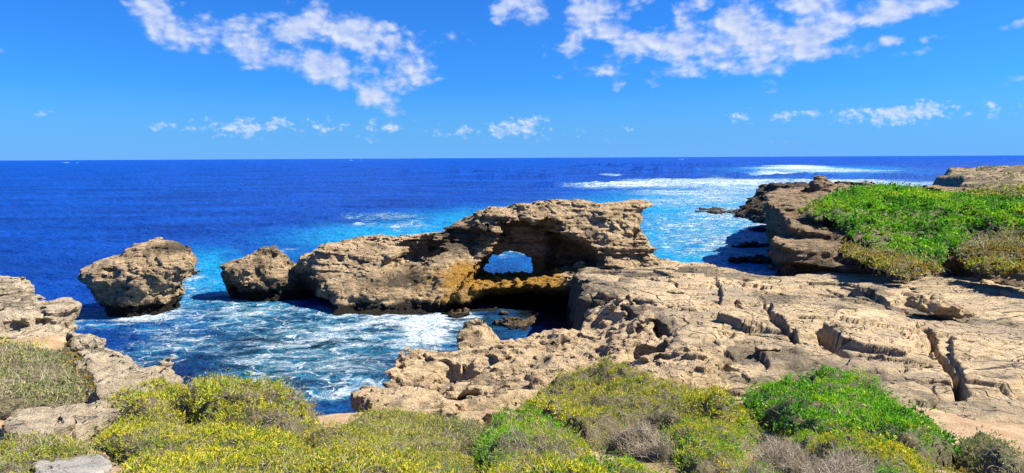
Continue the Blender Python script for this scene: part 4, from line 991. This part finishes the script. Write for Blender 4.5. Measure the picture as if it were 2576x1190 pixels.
def twig_mesh(name, P, N, L, rad, tint, parent, curl=1.0):
    """curved dry twigs as thin three sided tubes"""
    k = len(P); segs = 4
    d = unit(N * .55 + rng.normal(0, .7, (k, 3))); side = unit(np.cross(d, rng.normal(0, 1, (k, 3)))); ang = rng.uniform(.5, 2.0, k)[:, None] * curl
    pts = [P]; cur = P
    for i in range(segs):
        a = ang * (i + .5) / segs
        cur = cur + (d * np.cos(a) + side * np.sin(a)) * L[:, None] / segs
        pts.append(cur)
    perp = unit(np.cross(d, side)); V = []
    for i, p in enumerate(pts):
        r = (rad * (1 - .7 * i / segs))[:, None]
        t = d * np.cos(ang * i / segs) + side * np.sin(ang * i / segs); o1 = unit(np.cross(t, perp))
        for q in (0, 2.094, 4.189): V.append(p + (perp * math.cos(q) + o1 * math.sin(q)) * r)
    V = np.stack(V, 1).reshape(-1, 3)
    base = (np.arange(k) * 3 * (segs + 1))[:, None]; F_ = []
    for i in range(segs):
        for j in range(3):
            F_.append(np.stack([base[:, 0] + i * 3 + j, base[:, 0] + i * 3 + (j + 1) % 3, base[:, 0] + (i + 1) * 3 + (j + 1) % 3, base[:, 0] + (i + 1) * 3 + j], 1))
    return tag(mesh_quads(name, V, np.concatenate(F_), TWIG, parent, True, {'tint': np.repeat(tint, 3 * (segs + 1), 0)}), kind='stuff')
def shrub(name, label, P, hgt, pal, dens=1.0, twig=.25, leafsize=1.0, base=GS, lump=.5, group=None, edge=.5, cat='shrub', leafw=.13, palmix=None, minL=.035, kL=.0042, twl=1.0, grey=0.0):
    """P: plan outline; the canopy is an uneven dome over it"""
    P = np.asarray(P)
    c = P.mean(0)
    root = empty(name, (c[0], c[1], float(base(c[0], c[1]))), label, cat, group)
    org = np.array(root.location)
    sd0 = int(abs(c[0] * 31 + c[1] * 17)) % 50
    lo, hi = P.min(0) - edge, P.max(0) + edge
    step = max(.07, (hi - lo).max() / 130)
    sz = math.sqrt(abs(np.prod(hi - lo)))
    def canopy(x, y):
        wob = .10 + .03 * sz
        s = poly_sd(x + wob * fbm(x * .9, y * .9, sd0, 3), y + wob * fbm(x * .9, y * .9, sd0 + 5, 3), P)
        ins = np.clip(-s / (edge * 1.1), 0, 1)
        dome = np.sqrt(np.clip(1 - (1 - ins) ** 2, 0, 1))
        l1 = fbm(x / (1.5 * lump), y / (1.5 * lump), sd0, 3, seed=3); l2 = 1 - np.abs(fbm(x / lump * 1.4, y / lump * 1.4, sd0 + 2, 2, seed=4)) * 2.2
        return base(x, y) + hgt * dome * (.72 + .50 * l1) + .16 * lump * l2 * dome - (1 - dome) * .12, s
    xs, ys = np.arange(lo[0], hi[0], step), np.arange(lo[1], hi[1], step)
    X, Y = np.meshgrid(xs, ys, indexing='ij')
    Zc, s = canopy(X, Y)
    fc = grid_faces(*X.shape); ok = (s.ravel() < .05); fc = fc[ok[fc].all(1)]
    v = np.stack([X, Y, Zc - .07 * lump - .02], -1).reshape(-1, 3) - org
    used = np.unique(fc); remap = np.full(len(v), -1); remap[used] = np.arange(len(used))
    mesh_quads('branches', v[used], remap[fc], CORE, root)
    # leaves: sampled per area, nearer plants get more and smaller ones
    def sample(num):
        pts = np.empty((0, 2))
        while len(pts) < num:
            q = rng.uniform(lo, hi, (num * 2, 2)); _, sq = canopy(q[:, 0], q[:, 1])
            pts = np.concatenate([pts, q[sq < .02]])
        return pts[:num]
    area = abs(.5 * sum(P[i][0] * P[(i + 1) % len(P)][1] - P[(i + 1) % len(P)][0] * P[i][1] for i in range(len(P)))) * (1 + 1.2 * hgt / max(sz, .3))
    dist = np.hypot(c[0], c[1])
    L0 = max(minL, kL * dist) * leafsize * .78
    num = int(min(130000, dens * area * 4.2 / L0 ** 2 * .5))
    def frame(pts):
        e = step * .8
        z0, s0 = canopy(pts[:, 0], pts[:, 1]); zx = canopy(pts[:, 0] + e, pts[:, 1])[0]; zy = canopy(pts[:, 0], pts[:, 1] + e)[0]
        N = unit(np.stack([-(zx - z0) / e, -(zy - z0) / e, np.ones(len(pts))], 1))
        return np.stack([pts[:, 0], pts[:, 1], z0], 1), N
    if num > 0 and pal:
        pts = sample(num)
        # bare places show the twigs
        bs = .9 * max(1, lump)
        bare = fbm(pts[:, 0] / bs, pts[:, 1] / bs, sd0, 3, seed=12) + rng.normal(0, .18, num)
        pts = pts[bare < .52 - grey]
        P3, N = frame(pts); k = len(P3)
        P3 = P3 - N * rng.uniform(-.10, .06, (k, 1)) * lump - org
        # leaves grow in tufts: a shared foot, spreading outwards
        per = 9; kk = k // per * per; P3, N, pts = P3[:kk], N[:kk], pts[:kk]; k = kk
        foot = np.repeat(P3[::per], per, 0); Nf = np.repeat(N[::per], per, 0); pts = np.repeat(pts[::per], per, 0)
        spread = rng.normal(0, 1, (k, 3)); spread = unit(spread + Nf * .9)
        long_ = np.repeat(np.where(rng.random(k // per) < .12, rng.uniform(1.8, 4.0, k // per), 1.0), per)[:, None]
        P3 = foot + (spread + Nf * (long_ - 1) * .7) * L0 * rng.uniform(.2, 1.25, (k, 1)) * np.sqrt(long_); N = unit(spread + Nf * .5)
        gs = .55 * max(1, lump * 1.6)
        g = fbm(pts[:, 0] / gs, pts[:, 1] / gs, sd0, 3, seed=14) + np.repeat(rng.normal(0, .16, k // per), per) + rng.normal(0, .06, k)
        A = PAL[pal]; B = PAL[palmix] if palmix else A
        sel = (fbm(pts[:, 0] / gs / 2, pts[:, 1] / gs / 2, sd0 + 9, 3, seed=15) + rng.normal(0, .15, k)) > .05
        ci = np.clip(((g + .6) * 3.4).astype(int), 0, 3); ci = np.array([2, 0, 1, 3])[ci]
        tint = np.where(sel[:, None], A[ci], B[ci]) * rng.uniform(.75, 1.25, (k, 1))
        leaf_mesh('foliage', P3, N, 1.25 * L0 * rng.uniform(.6, 1.4, k) * np.clip(1 + .9 * fbm(pts[:, 0] / .8, pts[:, 1] / .8, sd0 + 20, 2, seed=19), .55, 1.7), leafw, tint, root)
    nt = int(min(34000, twig * area * 380 / max(1, (dist / 12) ** 1.6)))
    if nt > 0:
        pts = sample(nt)
        keepm = fbm(pts[:, 0] / .9, pts[:, 1] / .9, sd0, 3, seed=12) + rng.normal(0, .35, nt) > -.1
        pts = pts[keepm]; P3, N = frame(pts); k = len(P3)
        P3 = P3 - N * rng.uniform(.0, .10, (k, 1)) - org
        twig_mesh('dry_twigs', P3, N, rng.uniform(.10, .30, k) * twl * max(1, dist / 14), np.full(k, .0022 * max(1, dist / 9)) * rng.uniform(.7, 1.4, k), TW[rng.integers(0, 4, k)] * rng.uniform(.75, 1.15, (k, 1)), root)
    return root
shrub('coastal_shrub', 'yellow green scrub mound with bleached curly twigs overhanging the cove, left of centre', outl([(470, 958), (540, 944), (640, 944), (720, 968), (760, 1010), (800, 1040), (740, 1075), (600, 1080), (480, 1050), (430, 1000)], .55), .80, 'yellow', twig=.6, palmix='olive', grey=.06)
shrub('coastal_shrub', 'smaller yellow green mound at the cove rim beside the pale ledge', outl([(240, 952), (330, 920), (420, 925), (455, 950), (480, 1000), (440, 1040), (320, 1040), (228, 1005)], .5), .55, 'yellow', twig=.55, palmix='olive', grey=.05)
shrub('coastal_shrub', 'broad yellow flecked scrub carpet in the lower left foreground', outl([(175, 1075), (240, 1035), (440, 1030), (600, 1070), (760, 1080), (800, 1230), (250, 1240), (280, 1170), (270, 1130)], .35), .42, 'yellow', twig=.5, palmix='olive', grey=.03)
shrub('coastal_shrub', 'olive and grey scrub carpet in the bottom centre, between two yellower mounds', outl([(740, 1060), (860, 1060), (1000, 1080), (1150, 1085), (1220, 1120), (1260, 1240), (780, 1240), (760, 1140)], .4), .45, 'olive', twig=.75, palmix='yellow', grey=.1)
shrub('coastal_shrub', 'green topped round mound with yellow flank at the bottom centre', outl([(1190, 1060), (1240, 1022), (1330, 1010), (1420, 1030), (1480, 1080), (1540, 1140), (1590, 1240), (1240, 1240), (1200, 1130)], .55), .62, 'green', twig=.5, palmix='yellow', grey=.04)
shrub('coastal_shrub', 'olive yellow scrub mound spilling over the honeycomb rock', outl([(1300, 950), (1350, 918), (1450, 905), (1560, 900), (1700, 930), (1840, 960), (1900, 985), (1860, 1030), (1720, 1010), (1600, 1010), (1480, 1040), (1380, 1015), (1300, 985)], .5), .78, 'olive', twig=.45, palmix='yellow', grey=.05)
shrub('coastal_shrub', 'yellow green scrub strip between two dry twig bushes right of centre', outl([(1700, 1010), (1860, 985), (1930, 1000), (1900, 1060), (1880, 1110), (1780, 1120), (1700, 1080), (1660, 1040)], .45), .5, 'green', twig=.35, palmix='yellow')
shrub('green_bush', 'bright green dense dome shaped bush, largest plant in the right foreground', outl([(1880, 945), (1960, 925), (2080, 918), (2200, 935), (2320, 985), (2400, 1030), (2430, 1075), (2360, 1095), (2240, 1085), (2080, 1050), (1960, 1010), (1890, 980)], .6), .85, 'green', dens=1.3, twig=.06, palmix='deep', lump=.7, leafw=.20)
shrub('green_bush', 'lime green and yellow scrub sloping below the bright green dome bush', outl([(1940, 1010), (2060, 1040), (2220, 1080), (2340, 1095), (2370, 1130), (2330, 1240), (2230, 1240), (2180, 1150), (2080, 1100), (1980, 1040)], .45), .5, 'green', dens=1.2, twig=.3, palmix='yellow')
shrub('dry_bush', 'dry grey brown twig bush inside the olive mound', outl([(1520, 1005), (1590, 992), (1660, 1015), (1710, 1050), (1740, 1080), (1680, 1085), (1590, 1060), (1530, 1035)], .5), .36, None, twig=3.2, cat='bush', group='leafless twig bushes')
shrub('dry_bush', 'dome of dry grey twigs left of the lime green scrub slope', outl([(1905, 1060), (1945, 1040), (2000, 1040), (2050, 1065), (2085, 1110), (2040, 1118), (1960, 1100), (1905, 1085)], .5), .42, None, twig=3.6, cat='bush', group='leafless twig bushes')
shrub('dry_bush', 'sprawling dry twig bush at the bottom edge, right of the bare sandy path', outl([(2020, 1150), (2080, 1125), (2180, 1130), (2270, 1165), (2300, 1240), (2080, 1240), (2030, 1190)], .5), .5, None, twig=3.6, cat='bush', group='leafless twig bushes')
shrub('coastal_shrub', 'grey green needle shrub at the right edge beside a sand patch', outl([(2420, 1040), (2480, 1025), (2600, 1060), (2640, 1200), (2560, 1160), (2500, 1115), (2440, 1080)], .4), .5, 'greyg', twig=.5)
shrub('coastal_shrub', 'rusty olive low shrub in the bottom right corner', outl([(2370, 1150), (2440, 1135), (2540, 1165), (2600, 1240), (2400, 1240)], .3), .35, 'rust', twig=.25, palmix='olive')
shrub('coastal_shrub', 'low bright green tuft at the bottom of the sandy path', outl([(1640, 1185), (1700, 1162), (1790, 1170), (1850, 1240), (1640, 1240)], .25), .3, 'green', twig=.3, palmix='olive')
shrub('coastal_shrub', 'flat green creeping plant above the sandy path', outl([(1520, 1095), (1600, 1088), (1690, 1120), (1680, 1142), (1590, 1132), (1530, 1115)], .15), .16, 'green', twig=.2, palmix='yellow')
shrub('coastal_shrub', 'small green tuft between the twig domes and sandy path', outl([(1850, 1130), (1920, 1110), (2010, 1130), (2020, 1160), (1930, 1170), (1860, 1160)], .2), .24, 'green', twig=.5, palmix='olive', grey=.1)
shrub('coastal_shrub', 'grey twiggy scrub with olive crown on the left slope', outl([(-60, 880), (60, 862), (130, 880), (190, 925), (215, 965), (150, 995), (0, 1005), (-80, 1000)], .5), .5, 'greyg', twig=.9, grey=.12)
shrub('coastal_shrub', 'yellow green low shrub at the far left under the jutting ledge', outl([(-40, 850), (30, 835), (110, 845), (130, 870), (40, 880), (-40, 880)], .4), .4, 'olive', twig=.4, palmix='yellow')
shrub('coastal_shrub', 'dark rust brown shrub hanging beside the ragged pale ledge', outl([(120, 872), (180, 868), (220, 900), (238, 950), (225, 985), (180, 950), (140, 905)], .4), .55, 'rust', twig=.15)
shrub('coastal_shrub', 'sparse grey green scrub left of the flat grey stone', outl([(-60, 1080), (60, 1065), (200, 1075), (230, 1110), (80, 1130), (20, 1170), (-60, 1200)], .25), .28, 'greyg', twig=.8, palmix='olive', grey=.15)
shrub('coastal_shrub', 'grey bleached scrub rim above the bare rock at the cove edge', outl([(850, 1000), (930, 972), (1040, 960), (1160, 972), (1240, 1005), (1200, 1060), (1050, 1090), (880, 1075)], .25), .26, 'greyg', twig=.9, palmix='olive', grey=.12)

# hillside plants on the headland
def hmarch(px, py):
    d = ray(px, py); t_ = np.linspace(45, 145, 3000)
    x, y, z = d[0] * t_, d[1] * t_, EYE + d[2] * t_
    k = np.argmax(z < HT(x, y) + .3); return (x[k], y[k])
def hout(pts): return [hmarch(*p) for p in pts]
HB = lambda x, y: HT(x, y) + .1
shrub('hillside_bush', 'vivid green spreading bush covering the headland slope', hout([(2050, 520), (2120, 490), (2230, 478), (2330, 490), (2440, 505), (2560, 510), (2620, 540), (2560, 575), (2440, 590), (2390, 625), (2330, 660), (2260, 660), (2200, 640), (2130, 590), (2080, 545)]), .85, 'green', dens=1.5, twig=0, base=HB, lump=2.2, edge=1.5, palmix='deep', minL=.05, kL=.0024, leafw=.32)
shrub('hillside_bush', 'brown grey heath patch right of the vivid green bush', hout([(2440, 595), (2560, 585), (2620, 590), (2620, 640), (2500, 650), (2400, 640)]), .6, 'rust', dens=1.2, twig=.3, base=HB, lump=1.6, edge=1.0, palmix='greyg', minL=.05, kL=.0024, leafw=.32)
shrub('hillside_bush', 'brown skirt of dry heath at the foot of the green bush', hout([(2150, 610), (2220, 650), (2300, 665), (2360, 670), (2340, 690), (2250, 692), (2190, 660), (2120, 620)]), .55, 'rust', dens=1.2, twig=.6, base=HB, lump=1.2, edge=.8, palmix='olive', minL=.05, kL=.0024, leafw=.32)
shrub('hillside_bush', 'grey green heath on the crest behind the green bush', hout([(2400, 495), (2480, 484), (2600, 480), (2640, 500), (2560, 506), (2440, 503)]), .6, 'greyg', dens=1.2, twig=0, base=HB, lump=1.6, edge=1.5, palmix='olive', minL=.05, kL=.0024, leafw=.32)
shrub('hillside_bush', 'yellowish low growth along the upper left edge of the green bush', hout([(2010, 530), (2060, 510), (2110, 500), (2100, 530), (2070, 548)]), .5, 'olive', dens=1.2, twig=.3, base=HB, lump=1.2, edge=.8, palmix='green', minL=.05, kL=.0024, leafw=.32)
shrub('hillside_bush', 'low dark heath along the ledge above the shadowed sand', hout([(2440, 650), (2520, 660), (2620, 680), (2640, 700), (2540, 690), (2440, 668)]), .5, 'olive', dens=1.2, twig=.3, base=HB, lump=1.2, edge=.8, palmix='rust', minL=.05, kL=.0024, leafw=.32)

# ------------------------------------------------------------------ litter on the bare sandy slope
def litter():
    k = 9000
    px, py = rng.uniform(1250, 2650, k), rng.uniform(985, 1240, k)
    p = np.array(outl(list(zip(px, py)))); z = ground_z(p[:, 0], p[:, 1])
    ok = fbm(p[:, 0] * .9, p[:, 1] * .9, 3, 3) > -.12
    P3 = np.stack([p[:, 0], p[:, 1], z], 1)[ok]; k = len(P3)
    o = twig_mesh('twig_litter', P3, np.tile([0, 0, .25], (k, 1)), rng.uniform(.03, .12, k), np.full(k, .003) * rng.uniform(.7, 1.6, k), TW[rng.integers(0, 4, k)] * rng.uniform(.5, 1.1, (k, 1)), None)
    tag(o, 'dry twig litter strewn over the bare sandy slope', 'litter', kind='stuff')
    q = 5200
    px, py = rng.uniform(150, 2650, q), rng.uniform(985, 1240, q)
    p = np.array(outl(list(zip(px, py)))); z = ground_z(p[:, 0], p[:, 1])
    ok = fbm(p[:, 0] * .7, p[:, 1] * .7, 13, 3) > .08
    P3 = np.repeat(np.stack([p[:, 0], p[:, 1], z], 1)[ok], 7, 0); k = len(P3)
    N = unit(rng.normal(0, 1, (k, 3)) * np.array([1, 1, .4]) + np.array([0, 0, .7]))
    pal = np.concatenate([PAL['olive'], PAL['green'], PAL['greyg']])
    o = leaf_mesh('ground_cover', P3 + rng.normal(0, .05, (k, 3)) * np.array([1, 1, .3]), N, rng.uniform(.03, .08, k), .22, pal[rng.integers(0, len(pal), k)] * rng.uniform(.6, 1.2, (k, 1)), None)
    tag(o, 'sparse low green ground cover between the shrubs', 'ground cover', kind='stuff')
litter()

k = len(HEATH); rep = 3
P3 = np.repeat(HEATH, rep, 0) + rng.normal(0, .25, (k * rep, 3)) * np.array([1, 1, .3])
pl = np.concatenate([PAL['rust'], PAL['olive'], PAL['rust'] * .6, PAL['greyg']])
o = leaf_mesh('hill_heath', P3, unit(rng.normal(0, 1, (k * rep, 3)) * np.array([1, 1, .4]) + np.array([0, 0, .6])), rng.uniform(.35, .9, k * rep), .35, np.repeat(pl[rng.integers(0, len(pl), k)], rep, 0) * rng.uniform(.5, .95, (k * rep, 1)), None)
tag(o, 'low brown and olive heath covering the far hills', 'heath', kind='stuff')
